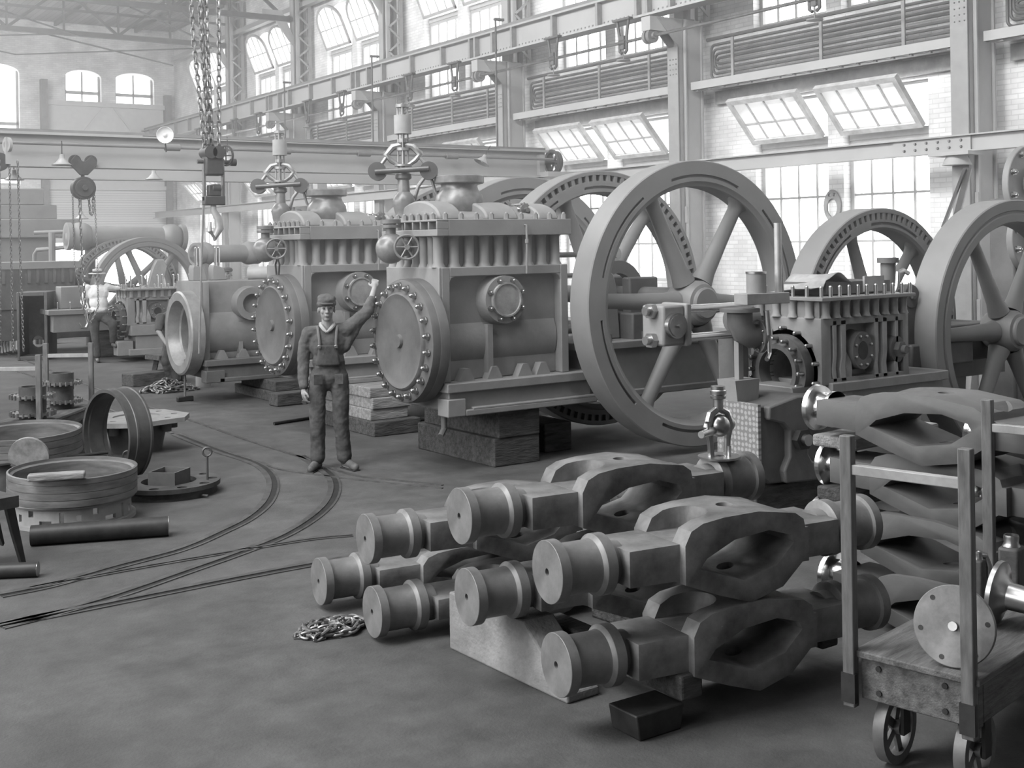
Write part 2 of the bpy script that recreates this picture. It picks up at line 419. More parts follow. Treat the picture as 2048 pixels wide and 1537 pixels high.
# trim: lintel board, ledge under the heating coils
for i, (ya, yb) in enumerate(zip(COLY[:-1], COLY[1:])):
    st(B().bx(XW-0.12, XW-0.002, ya+0.45, yb-0.3, 4.66, 4.9).out('trim_%d' % (i+1), mat('lintel_grey', 0.26, 0.7), smooth=0))
# roller shutter on the far wall with its two guide posts
d_ = thing('door_1', None, None); st(d_)
B().bx(10.6, 15.05, YF-0.14, YF-0.04, 2.45, 4.6).out('roller_shutter', planks('shutter_slats', 0.62, 2, 0.09, 0.05), d_, smooth=0)
b = B().bx(10.62, 15.02, YF-0.1, YF-0.03, 4.6, 7.7); b.bar((10.8, YF-0.13, 5.2), (12.7, YF-0.13, 7.6), 0.05); b.bar((13.1, YF-0.13, 7.6), (14.9, YF-0.13, 5.2), 0.05); b.bx(10.6, 15.05, YF-0.2, YF-0.1, 7.62, 7.8)
b.bx(10.6, 15.05, YF-0.22, YF-0.1, 4.45, 4.62)
b.out('shutter_hood_panel', mat('panel_grey', 0.55, 0.7, var=0.06), d_, smooth=0)
for x in (10.4, 15.05): B().bx(x, x+0.24, YF-0.3, YF-0.02, 0.0 if x < 11 else 0.0, 8.55 if x < 11 else 8.2).out('guide_post', mat('post_dark', 0.2, 0.7), d_, smooth=0)

# steel columns
def column(y, lab):
    t = thing('steel_column', lab, 'column', (0, y, 0), 0, 'built-up steel columns along the window wall')
    b = B(); b.bx(14.76, 14.80, -0.19, 0.19, 0, 6.2); b.bx(15.16, 15.20, -0.19, 0.19, 0, 6.2); b.bx(14.8, 15.16, -0.15, -0.11, 0, 6.2); b.bx(14.8, 15.16, 0.11, 0.15, 0, 6.2)
    for z in (1.0, 2.5): b.bx(14.735, 14.76, -0.19, 0.19, z, z+0.3)
    b.out('column_shaft', STEELG, t, bevel=0.006)
    b = B(); 
    for s_ in (-1, 1): b.prism([(14.755, 0), (14.56, 0), (14.64, 0.5), (14.64, 5.7), (14.15, 6.2), (14.755, 6.2)], s_*0.14, s_*0.11, 'xz')
    b.bx(14.62, 14.66, -0.14, 0.14, 0.4, 5.7)
    for i in range(3):
        for j in range(4): b.ico((14.615, -0.1+0.08*i+0.0, 5.2+0.09*j), 0.016)
    b.out('crane_leg', mat('crane_leg_grey', 0.24, 0.6, var=0.1), t, bevel=0.006)
    b = B(); b.bx(14.9, 15.0, -0.2, -0.12, 6.2, 10.6); b.bx(14.9, 15.0, 0.12, 0.2, 6.2, 10.6); b.bx(15.28, 15.38, -0.2, -0.12, 6.2, 10.6); b.bx(15.28, 15.38, 0.12, 0.2, 6.2, 10.6)
    b.bx(14.88, 15.4, 0.2, 0.225, 6.2, 10.6); b.bx(14.86, 14.9, -0.05, 0.2, 6.2, 10.6)
    z = 6.3; k = 0
    while z < 10.4:
        b.bar((14.95 if k % 2 else 15.33, -0.2, z), (15.33 if k % 2 else 14.95, -0.2, z+0.32), 0.03, 0.05); z += 0.32; k += 1
    b.out('lattice_upper_shaft', STEELG, t)
    b = B(); b.prism([(14.9, 8.5), (14.5, 9.3), (13.9, 9.3), (13.9, 9.05), (14.3, 9.0), (14.9, 8.2)], -0.03, 0.03, 'xz'); b.bx(14.0, 14.9, -0.12, 0.12, 5.95, 6.2)
    b.out('bracket', STEELG, t)
    return t
names = ['steel column at the right edge behind the nearest flywheels', 'steel column behind the great flywheel', 'steel column rising behind the right end of the crane bridge', 'steel column directly behind the tall governor of the near engine', 'steel column right of the farthest hanging chain cluster', 'farthest visible steel column by the far corner']
for y, n_ in zip(COLY[1:], names): column(y, n_)

# upper crane runway girder
t = thing('crane_runway_girder', 'long riveted plate girder on brackets carrying the upper crane rail', 'girder', (14.3, 0, 0))
b = B(); b.bx(-0.03, 0.03, 9, 46.8, 6.30, 6.76); b.bx(-0.16, 0.16, 9, 46.8, 6.74, 6.78); b.bx(-0.16, 0.16, 9, 46.8, 6.26, 6.30)
b.out('web_plate', GIRD, t, smooth=0)
B().bx(-0.05, 0.05, 9, 46.8, 6.78, 6.88).out('rail', PIPE, t, smooth=0)
ys_ = []
y = 9.3
while y < 46: ys_.append(y); y += 1.46
for cy in COLY[1:]: ys_ += [cy-0.46, cy+0.46]
sm = B().bx(-0.15, -0.03, -0.035, 0.035, 6.3, 6.74).mesh('stiffener_plate', mat('stiffener_grey', 0.22, 0.6), 0)
for y in ys_: link_mesh('stiffener_plate', sm, t, (0, y, 0))
b = B(); y = 14.0
while y < 30: b.box((-0.034, y, 6.36), (0.012, 0.03, 0.03)); y += 0.12
b.out('rivet_row', PIPE, t, smooth=0)['kind'] = 'stuff'

# ledge beams under the coils
for i, (ya, yb) in enumerate(zip(COLY[:-1], COLY[1:])):
    t = thing('wall_ledge_beam', ['pale channel beam ledge at the right edge', 'pale channel beam ledge above the two large open sashes', 'pale channel beam ledge left of the great flywheel column', 'pale channel beam ledge right of the governor top', 'pale channel beam ledge behind the far governor', 'farthest pale channel beam ledge'][i], 'beam', (14.85, (ya+yb)/2, 4.97), 0, 'ledge beams under the heating pipes')
    L_ = (yb-ya)/2-0.25
    b = B(); b.bx(-0.02, 0.02, -L_, L_, -0.07, 0.07); b.bx(0.0, 0.3, -L_, L_, -0.07, -0.04); b.bx(0, 0.6, -L_, L_, 0.05, 0.07)
    b.out('channel', GIRD, t, smooth=0)
    b = B(); y = -L_+0.1
    while y < L_: b.box((0.05, y, -0.085), (0.05, 0.05, 0.03)); b.bar((0.05, y, -0.09), (0.05, min(y+0.33, L_), -0.075), 0.012); y += 0.33
    b.out('wire_cleats', PIPE, t, smooth=0)
# heating coils
DPIPE = mat('dark_heating_pipe', 0.09, 0.5)
def coil(y0, y1, z0, lab):
    t = thing('heating_coil', lab, 'pipes', (15.25, (y0+y1)/2, z0), 0, 'heating pipe coils along the window wall')
    h = (y1-y0)/2
    for k in range(4):
        r = 0.05+0.085*k; zc = 0.34
        pts = [(0, -h+0.15, zc+r)]
        n = 6
        for j in range(n+1):
            a = PI/2*j/n; pts.append((0, h-0.35+0.05*k + 0.1*math.sin(a), zc+r-0.1*(1-math.cos(a)) if k else zc+r*math.cos(a)))
        for j in range(n+1):
            a = PI/2*j/n; pts.append((0, h-0.35+0.05*k + 0.1*math.cos(a), zc-r+0.1*(1-math.sin(a)) if k else zc-r*math.sin(a)))
        pts.append((0, -h+0.15, zc-r))
        B().sweep(pts, 0.025, 8).out('coil_pipe', DPIPE, t)
    B().sweep([(0, -h, 0.76), (0, h, 0.76)], 0.035, 8).out('header_pipe', DPIPE, t)
    for q in (-0.6, 0.0, 0.75): B().bx(-0.05, -0.02, q*h-0.03, q*h+0.03, -0.02, 0.72).out('pipe_bracket', mat('stiffener_grey', 0.3), t, smooth=0)
labs = ['heating pipe coil at the right edge of the wall', 'heating pipe coil above the two large open sashes, its rounded bends at the left end', 'heating pipe coil crossed by the hanging pull rod left of the great column', 'heating pipe coil behind and right of the near governor', 'heating pipe coil behind the crane bridge left of the near governor', 'farthest heating pipe coil']
for i, (ya, yb) in enumerate(zip(COLY[:-1], COLY[1:])): coil(ya+0.3, yb-0.25, 5.08, labs[i])

# line shaft with hangers
t = thing('line_shaft', 'long bright line shaft running under the upper crane girder', 'shaft', (14.1, 0, 5.855))
B().cyl((0, 9.5, 0), (0, 45, 0), 0.028, n=10).out('shaft_rod', POLD, t)
for cy in COLY[1:]:
    B().cyl((0, cy-0.09, 0), (0, cy-0.02, 0), 0.13, n=20).cyl((0, cy+0.02, 0), (0, cy+0.09, 0), 0.13, n=20).cyl((0, cy-0.15, 0), (0, cy+0.15, 0), 0.06, n=14).out('coupling', PIPE, t)
hang = None
DPIPE2 = mat('dark_hanger_iron', 0.07, 0.5)
ys = [12.6, 17.2, 19.4, 23.2, 25.3, 29.0, 31.2, 34.8, 36.8, 40.2]
for i, y in enumerate(ys):
    if hang is None:
        hang = thing('shaft_hanger', None, 'hanger', (14.1, y, 5.855))
        b = B()
        for s_ in (-1, 1):
            b.sweep([(0, s_*0.17, 0.42), (0, s_*0.13, 0.25), (0, s_*0.1, 0.1), (0, s_*0.1, -0.16), (0, s_*0.04, -0.2)], 0.03, 6)
        b.bx(-0.06, 0.06, -0.24, 0.24, 0.4, 0.44); b.out('hanger_frame', DPIPE2, hang)
        B().cyl((0, -0.09, 0), (0, 0.09, 0), 0.055, n=14).bx(-0.03, 0.03, -0.05, 0.05, -0.12, 0.12).out('bearing_box', DPIPE2, hang)
        B().cyl((0, 0, -0.2), (0, 0, -0.32), 0.01, n=6).cyl((0, 0, -0.32), (0, 0, -0.34), 0.13, n=16).out('drip_pan', PIPE, hang)
        h_ = hang
    else: h_ = dup(hang, (14.1, y, 5.855))
    tag(h_, ['shaft hanger with drip pan right of the great flywheel column', 'shaft hanger just left of the great flywheel column', 'shaft hanger above the right end of the crane bridge', 'shaft hanger left of the column at the crane bridge end', 'shaft hanger just right of the column behind the near governor', 'shaft hanger left of the column behind the near governor', 'shaft hanger beside the fifth column from the right', 'shaft hanger above the far governor', 'shaft hanger beside the sixth column from the right', 'farthest shaft hanger behind the chain cluster'][i], 'hanger', 'hangers of the line shaft')
# lower crane runway beam along the columns
t = thing('lower_runway_beam', 'pale steel runway beam crossing in front of the large windows', 'beam', (14.55, 0, 3.478))
B().bx(-0.02, 0.02, 2, 46.5, -0.11, 0.11).bx(-0.1, 0.1, 2, 46.5, 0.10, 0.12).bx(-0.1, 0.1, 2, 46.5, -0.12, -0.10).out('channel', GIRD, t, smooth=0)
b = B(); b.bx(-0.05, -0.02, 10.2, 11.5, -0.1, 0.1)
b.out('splice_plate', GIRD, t, smooth=0)
for k in range(6):
    for j in (0, 1):
        B().cyl((-0.05, 10.35+0.19*k, -0.045+0.09*j), (-0.075, 10.35+0.19*k, -0.045+0.09*j), 0.022, 0.015, n=10).out('rivet', PIPE, t)
b = B(); b.bx(-0.25, 0.1, 10.1, 10.75, -0.17, -0.12); b.cyl((-0.05, 10.42, -0.3), (-0.05, 10.42, -0.17), 0.2, 0.14, n=18); b.out('beam_bearing', STEELG, t)

# roof trusses
TRUSSM = mat('truss_steel', 0.07, 0.6)
def truss(y, lab):
    t = thing('roof_truss', lab, 'truss', (0, y, 0), 0, 'steel roof trusses')
    b = B(); b.bx(-6, 14.8, -0.07, 0.07, 8.98, 9.14); b.bx(-6, 14.8, -0.07, 0.07, 10.46, 10.6); b.bx(-6, 14.8, -0.04, 0.04, 9.75, 9.83)
    b.out('chords', TRUSSM, t, smooth=0)
    b = B(); k = 0; x = -5.8
    while x < 14.4:
        b.bx(x-0.03, x+0.03, -0.03, 0.03, 9.1, 10.5)
        b.bar((x, 0.03, 10.5 if k % 2 else 9.1), (x+1.7, 0.03, 9.1 if k % 2 else 10.5), 0.08, 0.09); k += 1; x += 1.7
    b.out('diagonals', TRUSSM, t, smooth=0)
for y, n_ in zip(COLY[3:]+[44.0], ['nearest roof truss, cropped by the top edge', 'roof truss ending at the fifth column', 'roof truss ending at the farthest column', 'roof truss just before the far wall']): truss(y, n_)
for k, x in enumerate((-4, -1, 2, 5, 8, 11, 14)):
    tag(B().bx(x-0.05, x+0.05, 22, 46.9, 10.6, 10.75).out('roof_purlin', TRUSSM, smooth=0), 'steel purlin running to the far wall under the roof boards', 'purlin', 'roof purlins')
for k, (a, c) in enumerate((((3, 39.4, 8.98), (9, 44, 8.98)), ((9, 39.4, 8.98), (3, 44, 8.98)), ((9, 39.4, 8.98), (14.5, 44, 8.98)), ((14.5, 39.4, 8.98), (9, 44, 8.98)), ((5, 33.9, 8.98), (10, 39.3, 8.98)), ((10, 33.9, 8.98), (14.5, 39.3, 8.98)))):
    tag(B().bar(a, c, 0.05, 0.04).out('sway_brace', TRUSSM, smooth=0), 'thin flat diagonal brace lying between roof trusses', 'brace', 'roof sway braces')
# eaves bar over the arched windows
tag(B().bx(15.1, 15.3, 10, 46, 9.45, 9.6).out('eaves_beam', GIRD, smooth=0), 'pale eaves beam over the arched windows', 'beam')

# bridge crane (lower)
t = thing('bridge_crane', 'pale plate-girder bridge crane spanning the shop above the engines', 'crane', (0, 19.2, 0))
def girder(b, y): b.bx(-4, 13.7, y-0.02, y+0.02, 3.5, 3.95); b.bx(-4, 13.7, y-0.14, y+0.14, 3.95, 3.99); b.bx(-4, 13.7, y-0.14, y+0.14, 3.46, 3.5)
b = B(); girder(b, 0); b.out('front_girder', GIRD, t, smooth=0)
b = B(); girder(b, 3.2); b.out('rear_girder', GIRD, t, smooth=0)
B().bx(-4, 13.7, -0.04, 0.04, 3.99, 4.04).out('trolley_rail', PIPE, t, smooth=0)
B().cyl((-4, -0.3, 3.8), (13.7, -0.3, 3.8), 0.025, n=8).out('squaring_shaft', PIPE, t)
for x in (6.2, 8.1, 9.6, 11.4): B().cyl((x-0.12, -0.3, 3.8), (x+0.12, -0.3, 3.8), 0.055, n=12).out('shaft_coupling', PIPE, t)
B().bx(13.5, 14.2, -0.4, 3.6, 3.46, 3.56).bx(13.5, 13.62, -0.12, 0.12, 3.56, 3.9).bx(13.5, 13.62, 3.08, 3.32, 3.56, 3.9).out('end_truck', STEELG, t, smooth=0)
for y in (0.0, 3.2):
    b = B(); b.lathe([(0.19, -0.06), (0.25, -0.06), (0.25, -0.03), (0.225, 0.0), (0.225, 0.07), (0.19, 0.07)], (13.85, y-0.1, 3.76), (1, 0, 0), 32, closed=True)
    for k in range(6):
        a = PI*k/3; b.bar((13.86, y-0.1, 3.76), (13.86, y-0.1+0.2*math.cos(a), 3.76+0.2*math.sin(a)), 0.025, 0.04)
    b.cyl((13.62, y-0.1, 3.76), (13.98, y-0.1, 3.76), 0.05, n=14)
    b.out('crane_wheel', DPIPE2, t)
B().sweep([at(285, 272, 18.0)-Vector((0, 19.2, 0)), at(560, 283, 20)-Vector((0, 19.2, 0)), at(1000, 298, 22.5)-Vector((0, 19.2, 0))], 0.012, 5).out('trolley_wire', PIPE, t)

for (x, y, z1, z0, l) in ((13.98, 27.0, 6.95, 4.2, 'vertical pull rod hooked over the upper girder left of the near governor'), (13.98, 21.3, 6.95, 4.1, 'vertical pull rod hooked over the upper girder near the tilted lamp'), (13.98, 32.5, 6.95, 4.3, 'vertical pull rod hooked over the upper girder by the far governor')):
    t = thing('pull_rod', l, 'rod', (x, y, z0), 0, 'pull rods hooked over the upper girder')
    B().cyl((0, 0, 0), (0, 0, z1-z0), 0.022, n=8).out('rod', DPIPE2, t); B().bx(-0.03, 0.2, -0.04, 0.04, z1-z0-0.03, z1-z0+0.02).out('hook_plate', DPIPE2, t, smooth=0)
# ---------------------------------------------------------------- flywheels
def rim_mesh(R, W, face=0.26, teeth=False, slots=True, grooves=False):
    # wheel axis is local Y; near face at y = -W/2
    b = B(); Ri = R-face; h = W/2; N = 96
    q = 0.03
    if grooves: prof = [(R, -h+0.01), (R-0.01, -h), (R-0.10, -h), (R-0.11, -h+0.012), (R-0.13, -h+0.012), (R-0.14, -h), (Ri+0.02, -h), (Ri, -h+0.03), (Ri+0.03, 0), (Ri, h-0.03), (Ri+0.02, h), (R-0.01, h), (R, h-0.01)]
    elif teeth: prof = [(R, -h+0.01), (R-0.01, -h), (R-0.05, -h), (R-0.05, -h+0.06), (R-0.12, -h+0.06), (R-0.12, -h), (Ri+0.02, -h), (Ri, -h+0.03), (Ri+0.03, 0), (Ri, h-0.03), (Ri+0.02, h), (R-0.01, h), (R, h-0.01)]
    else: prof = [(R, -h+0.01), (R-0.01, -h), (Ri+0.05, -h), (Ri+0.03, -h+0.02), (Ri, -h+0.03), (Ri+0.03, 0), (Ri, h-0.03), (Ri+0.02, h), (R-0.01, h), (R, h-0.01)]
    b.lathe(prof, (0, 0, 0), (0, 1, 0), N, closed=True)
    return b
def teeth_mesh(R, W):
    b = B(); h = W/2
    for i in range(84):
        a = 2*PI*i/84; r = R-0.085
        b.box((r*math.cos(a), -h+0.035, r*math.sin(a)), (0.08, 0.064, 0.045), rot=Matrix.Rotation(-a, 3, 'Y'))
    return b
def slot_cut(R, W, r0, w_, spans):
    b = B(); out = []
    for (a0, a1) in spans:
        c = B(); n = 14; h = -W/2
        lo = [((r0-w_/2)*math.cos(a0+(a1-a0)*i/n), (r0-w_/2)*math.sin(a0+(a1-a0)*i/n)) for i in range(n+1)]
        hi = [((r0+w_/2)*math.cos(a0+(a1-a0)*i/n), (r0+w_/2)*math.sin(a0+(a1-a0)*i/n)) for i in range(n, -1, -1)]
        c.prism(lo+hi, h-0.02, h+0.03, 'xz'); out.append(c)
    return out
WM = {}
def flywheel(parent, loc, R=1.5, W=0.3, kind='slots', phase=0.0, name='flywheel'):
    key = (R, W, kind)
    e = bpy.data.objects.new(name, None); C.objects.link(e); e.parent = parent; e.location = loc; e.rotation_euler = (0, phase, 0)
    if key not in WM:
        face = 0.25*R/1.5+0.02
        o = rim_mesh(R, W, face, teeth=(kind == 'teeth'), grooves=(kind == 'grooves')).out('rim', WHEELP)
        if kind != 'grooves':
            cut(o, slot_cut(R, W, R-face*0.6 if kind == 'slots' else R-face*0.72, 0.03, [(math.radians(60*i+8), math.radians(60*i+50)) for i in range(6)]))
        if kind == 'teeth': cut(o, [teeth_mesh(R, W)], 'UNION')
        rim = o.data; bpy.data.objects.remove(o)
        b = B(); r1 = R-face+0.02
        n = 20; rings = []
        for (rr, ax, ay) in ((0.16*R, 0.125, 0.12), (0.26*R, 0.10, 0.09), (0.5*R, 0.085, 0.075), (r1-0.10, 0.078, 0.065), (r1-0.03, 0.10, 0.075), (r1, 0.14, 0.09)):
            k = R/1.5
            rings.append([b.m.verts.new((rr, ay*k*math.sin(2*PI*j/n), ax*k*math.cos(2*PI*j/n))) for j in range(n)])
        for A, D in zip(rings[:-1], rings[1:]):
            for j in range(n): b.m.faces.new((A[j], A[(j+1) % n], D[(j+1) % n], D[j]))
        spoke = b.mesh('spoke', WHEELP, 60)
        k = R/1.5
        b = B(); b.lathe([(0, -0.24*k), (0.15*k, -0.24*k), (0.165*k, -0.225*k), (0.165*k, -0.2*k), (0.2*k, -0.19*k), (0.235*k, -0.12*k), (0.24*k, 0.12*k), (0.2*k, 0.2*k), (0, 0.2*k)], (0, 0, 0), (0, 1, 0), 40)
        hub = b.mesh('hub', WHEELP, 35)
        WM[key] = (rim, spoke, hub)
    rim, spoke, hub = WM[key]
    for nme, me, rots in (('rim', rim, (0,)), ('spoke', spoke, [PI/3*i for i in range(6)]), ('hub', hub, (0,))):
        for r_ in rots:
            o = bpy.data.objects.new(nme, me); C.objects.link(o); o.parent = e; o.rotation_euler = (0, r_, 0)
    return e

# ---------------------------------------------------------------- the large engines
BOLT = None
def bolt_mesh():
    b = B(); b.cyl((0, 0, 0), (-0.012, 0, 0), 0.036, n=14).hexn((-0.012, 0, 0), (-1, 0, 0), 0.033, 0.028).sph((-0.045, 0, 0), 0.02, n=10)
    return b.mesh('bolt', POLD, 35)
BOLT = bolt_mesh()
b = B(); b.hexn((0, 0, 0), (0, 0, 1), 0.026, 0.05).sph((0, 0, 0.055), 0.017, n=8); NUT = b.mesh('nut', PAINT, 35)

def block_body(parent, full=True, m=None, length=1.52):
    # front face x=0, near side y=0, z relative to floor
    m = m or PAINT; Lx = length; Wy = 1.06; z0, z1 = 0.87, 1.97
    b = B()
    b.bx(0.03, Lx-0.001, 0.12, Wy-0.001, z0+0.001, z1-0.001)                      # core, side recessed
    b.bx(0.0, 0.03, 0.0, Wy, z0, z1)                       # front plate
    b.bx(0.03, 0.12, 0.0, 0.12, z0, z1); b.bx(Lx-0.09, Lx, 0.0, 0.12, z0, z1)
    b.bx(0.12, Lx-0.09, 0.0, 0.12, z1-0.09, z1)
    for (x, s_) in ((0.12, 1), (Lx-0.09, -1)): b.prism([(x-s_*0.004, z1-0.086), (x+s_*0.07, z1-0.086), (x+s_*0.02, z1-0.11), (x-s_*0.004, z1-0.16)], 0.002, 0.118, 'xz')
    o = b.out('cylinder_block', m, parent, bevel=0.008)
    b = B()
    if full: b.cyl((0.12, 0.42, 1.24), (Lx-0.1, 0.42, 1.24), 0.35, n=48)
    else: b.lathe([(0.403, 0.04), (0.415, 0.04), (0.415, Lx-0.1), (0.403, Lx-0.1)], (0, 0.42, 1.24), (1, 0, 0), 56, closed=True)
    b.bx(0.56, 0.62, 0.03, 0.3, 0.87, 1.4)
    for x in (0.3, 0.62, 0.98, 1.2): b.prism([(x-0.09, 0.87), (x-0.03, 0.99), (x+0.03, 0.99), (x+0.09, 0.87)], 0.0, 0.1, 'xz')
    b.out('cylinder_barrel', m, parent)
    # side port
    b = B(); b.cyl((0.735, 0.3, 1.64), (0.735, 0.03, 1.64), 0.29, 0.235, n=40)
    b.cyl((0.735, 0.04, 1.64), (0.735, -0.035, 1.64), 0.235, n=40, caps=True) if full else b.lathe([(0.14, -0.06), (0.235, -0.06), (0.235, 0.04), (0.14, 0.04)], (0.735, 0, 1.64), (0, 1, 0), 40, closed=True)
    b.out('side_port', m, parent)
    if full:
        b = B(); b.lathe([(0, -0.02), (0.15, -0.02), (0.155, -0.035), (0.17, -0.035), (0.17, 0.01), (0, 0.01)], (0.735, -0.035, 1.64), (0, 1, 0), 40)
        pc = b.out('port_cover', mat('scratched_cover_plate', 0.27, 0.45, 0.2, var=0.4, scale=7), parent)
        for i in range(8):
            a = 2*PI*(i+0.5)/8; link_mesh('bolt', BOLT, pc, (0.735+0.203*math.cos(a), -0.035, 1.64+0.203*math.sin(a)), (0, 0, PI/2)).scale = (0.8, 0.7, 0.7)
    return o
def bed(parent, L_=4.3, z1=0.87):
    b = B(); b.bx(0.06, 1.75, -0.05, 1.1, 0.60, 0.80); b.bx(0.02, 1.8, -0.1, 1.14, 0.78, 0.87); b.bx(0.02, 0.22, -0.1, 0.1, 0.55, 0.72); b.bx(0.22, 1.8, -0.1, 1.12, 0.55, 0.61)
    b.bx(0.3, 1.8, -0.1, 0.0, 0.6, 0.63)
    b.bx(1.75, L_, 0.05, 0.95, 0.58, 1.12); b.bx(1.7, L_, 0.0, 1.0, 0.55, 0.62); b.bx(1.7, L_, 0.0, 1.0, 1.06, 1.14)
    return b.out('engine_bed', PAINT, parent, bevel=0.01)
def head(parent, cy=0.41, cz=1.26):
    e = B(); e.lathe([(0.36, -0.1), (0.6, -0.1), (0.605, -0.09), (0.605, 0.0), (0.36, 0.0)], (0, cy, cz), (1, 0, 0), 72, closed=True).out('cylinder_flange', PAINTD, parent)
    b = B(); b.lathe([(0, -0.03), (0.06, -0.03), (0.065, -0.015), (0.068, 0.0), (0.40, 0.0), (0.43, -0.012), (0.455, -0.022), (0.47, -0.012), (0.48, 0.012), (0.555, 0.015), (0.595, 0.03), (0.6, 0.045), (0.6, 0.11), (0, 0.11)], (-0.21, cy, cz), (1, 0, 0), 72)
    h = b.out('cylinder_head', PAINTD, parent)
    for i in range(22):
        a = 2*PI*(i+0.5)/22; link_mesh('bolt', BOLT, h, (-0.195, cy+0.535*math.cos(a), cz+0.535*math.sin(a)))
    return h
def chest(parent):
    z0, z1 = 1.97, 2.27; Lx = 1.52; Wy = 1.06
    b = B(); b.bx(0.12, Lx-0.05, 0.12, Wy-0.05, z0, z1+0.02); b.out('valve_chest', PAINT, parent)
    for i in range(9):
        x = 0.05+0.172*i
        B().lathe([(0.07, z0), (0.05, z0+0.04), (0.05, z1-0.02), (0.06, z1)], (x, 0.09, 0), (0, 0, 1), 16).out('chest_rib', PAINT, parent)
    for i in range(6):
        y = 0.24+0.155*i
        B().lathe([(0.06, z0), (0.045, z0+0.04), (0.045, z1-0.02), (0.055, z1)], (0.07, y, 0), (0, 0, 1), 14).out('chest_rib', PAINT, parent)
    b = B(); b.bx(0.1, Lx+0.03, -0.03, Wy+0.03, z1, z1+0.16)
    b.bx(-0.03, 0.1, -0.03, Wy+0.03, z1, z1+0.065); b.bx(-0.03, 0.1, -0.03, Wy+0.03, z1+0.14, z1+0.16)
    for i in range(8): y = -0.029+i*(Wy+0.06-0.025)/7; b.bx(-0.029, 0.1, y, y+0.022, z1+0.064, z1+0.141)
    lid = b.out('chest_lid', PAINT, parent, bevel=0.006)
    for i in range(9): link_mesh('nut', NUT, lid, (0.1+0.175*i, 0.03, z1+0.16))
    for i in range(7): link_mesh('nut', NUT, lid, (0.02, 0.13+0.14*i, z1+0.16))
    for (x0, x1, r) in ((0.08, 0.34, 0.2), (0.62, 1.0, 0.19), (1.25, 1.5, 0.18)):
        b = B(); n = 14; pts = [(0.53+0.42*math.cos(PI*j/n), z1+0.155+r*math.sin(PI*j/n)) for j in range(n+1)]
        b.prism(pts, x0, x1, 'yz'); b.out('lid_dome', PAINT, parent, bevel=0.02)
    b = B(); n = 12; b.prism([(0.53+0.36*math.cos(PI*j/n), z1+0.155+0.1*math.sin(PI*j/n)) for j in range(n+1)], 0.05, 1.5, 'yz'); b.out('lid_crown', PAINT, parent)
    b = B()
    b.sweep([(0.98, -0.02, z1+0.1), (0.98, -0.06, z1+0.1), (0.98, -0.06, z1-0.1), (0.98, -0.05, z0-0.08)], 0.012, 8); b.cyl((0.98, -0.06, z1-0.04), (0.98, -0.06, z1-0.08), 0.02, n=8); b.out('drain_tube', PAINT, parent)
    # bell-shaped intake
    B().lathe([(0.0, 2.42), (0.15, 2.42), (0.21, 2.46), (0.245, 2.54), (0.25, 2.62), (0.235, 2.69), (0.195, 2.745), (0.185, 2.78), (0.19, 2.8), (0.245, 2.805), (0.255, 2.815), (0.255, 2.88), (0.245, 2.89), (0.19, 2.89), (0.15, 2.8), (0.1, 2.7)], (0.62, 0.62, 0), (0, 0, 1), 40).out('intake_bell', PAINTB, parent)
    # side sphere with hand wheel
    B().sph((-0.24, 0.5, 2.16), 0.15, n=28).cyl((-0.24, 0.5, 2.16), (-0.02, 0.6, 2.16), 0.08, n=20).cyl((-0.24, 0.5, 2.26), (-0.24, 0.5, 2.42), 0.05, n=16).cyl((-0.24, 0.5, 2.40), (-0.24, 0.5, 2.44), 0.1, n=20).cyl((-0.24, 0.5, 2.36), (-0.24, 0.5, 2.39), 0.1, n=20).out('valve_bulb', PAINTB, parent)
    b = B(); b.lathe([(0.115+0.012*math.cos(2*PI*j/8), 0.012*math.sin(2*PI*j/8)) for j in range(8)], (0, 0, 0), (0, 1, 0), 36, closed=True)
    for i in range(6): a = PI*i/3; b.cyl((0.02*math.cos(a), 0, 0.02*math.sin(a)), (0.112*math.cos(a), 0, 0.112*math.sin(a)), 0.009, n=6)
    b.cyl((0, -0.03, 0), (0, 0.02, 0), 0.026, n=12).cyl((0, 0.0, 0), (0, 0.2, 0), 0.012, n=8)
    b.out('hand_wheel', PAINTB, parent, loc=(-0.22, 0.22, 2.17), rot=(0, 0, -0.35))
GOVS = mat('governor_steel', 0.28, 0.42, 0.6, var=0.3)
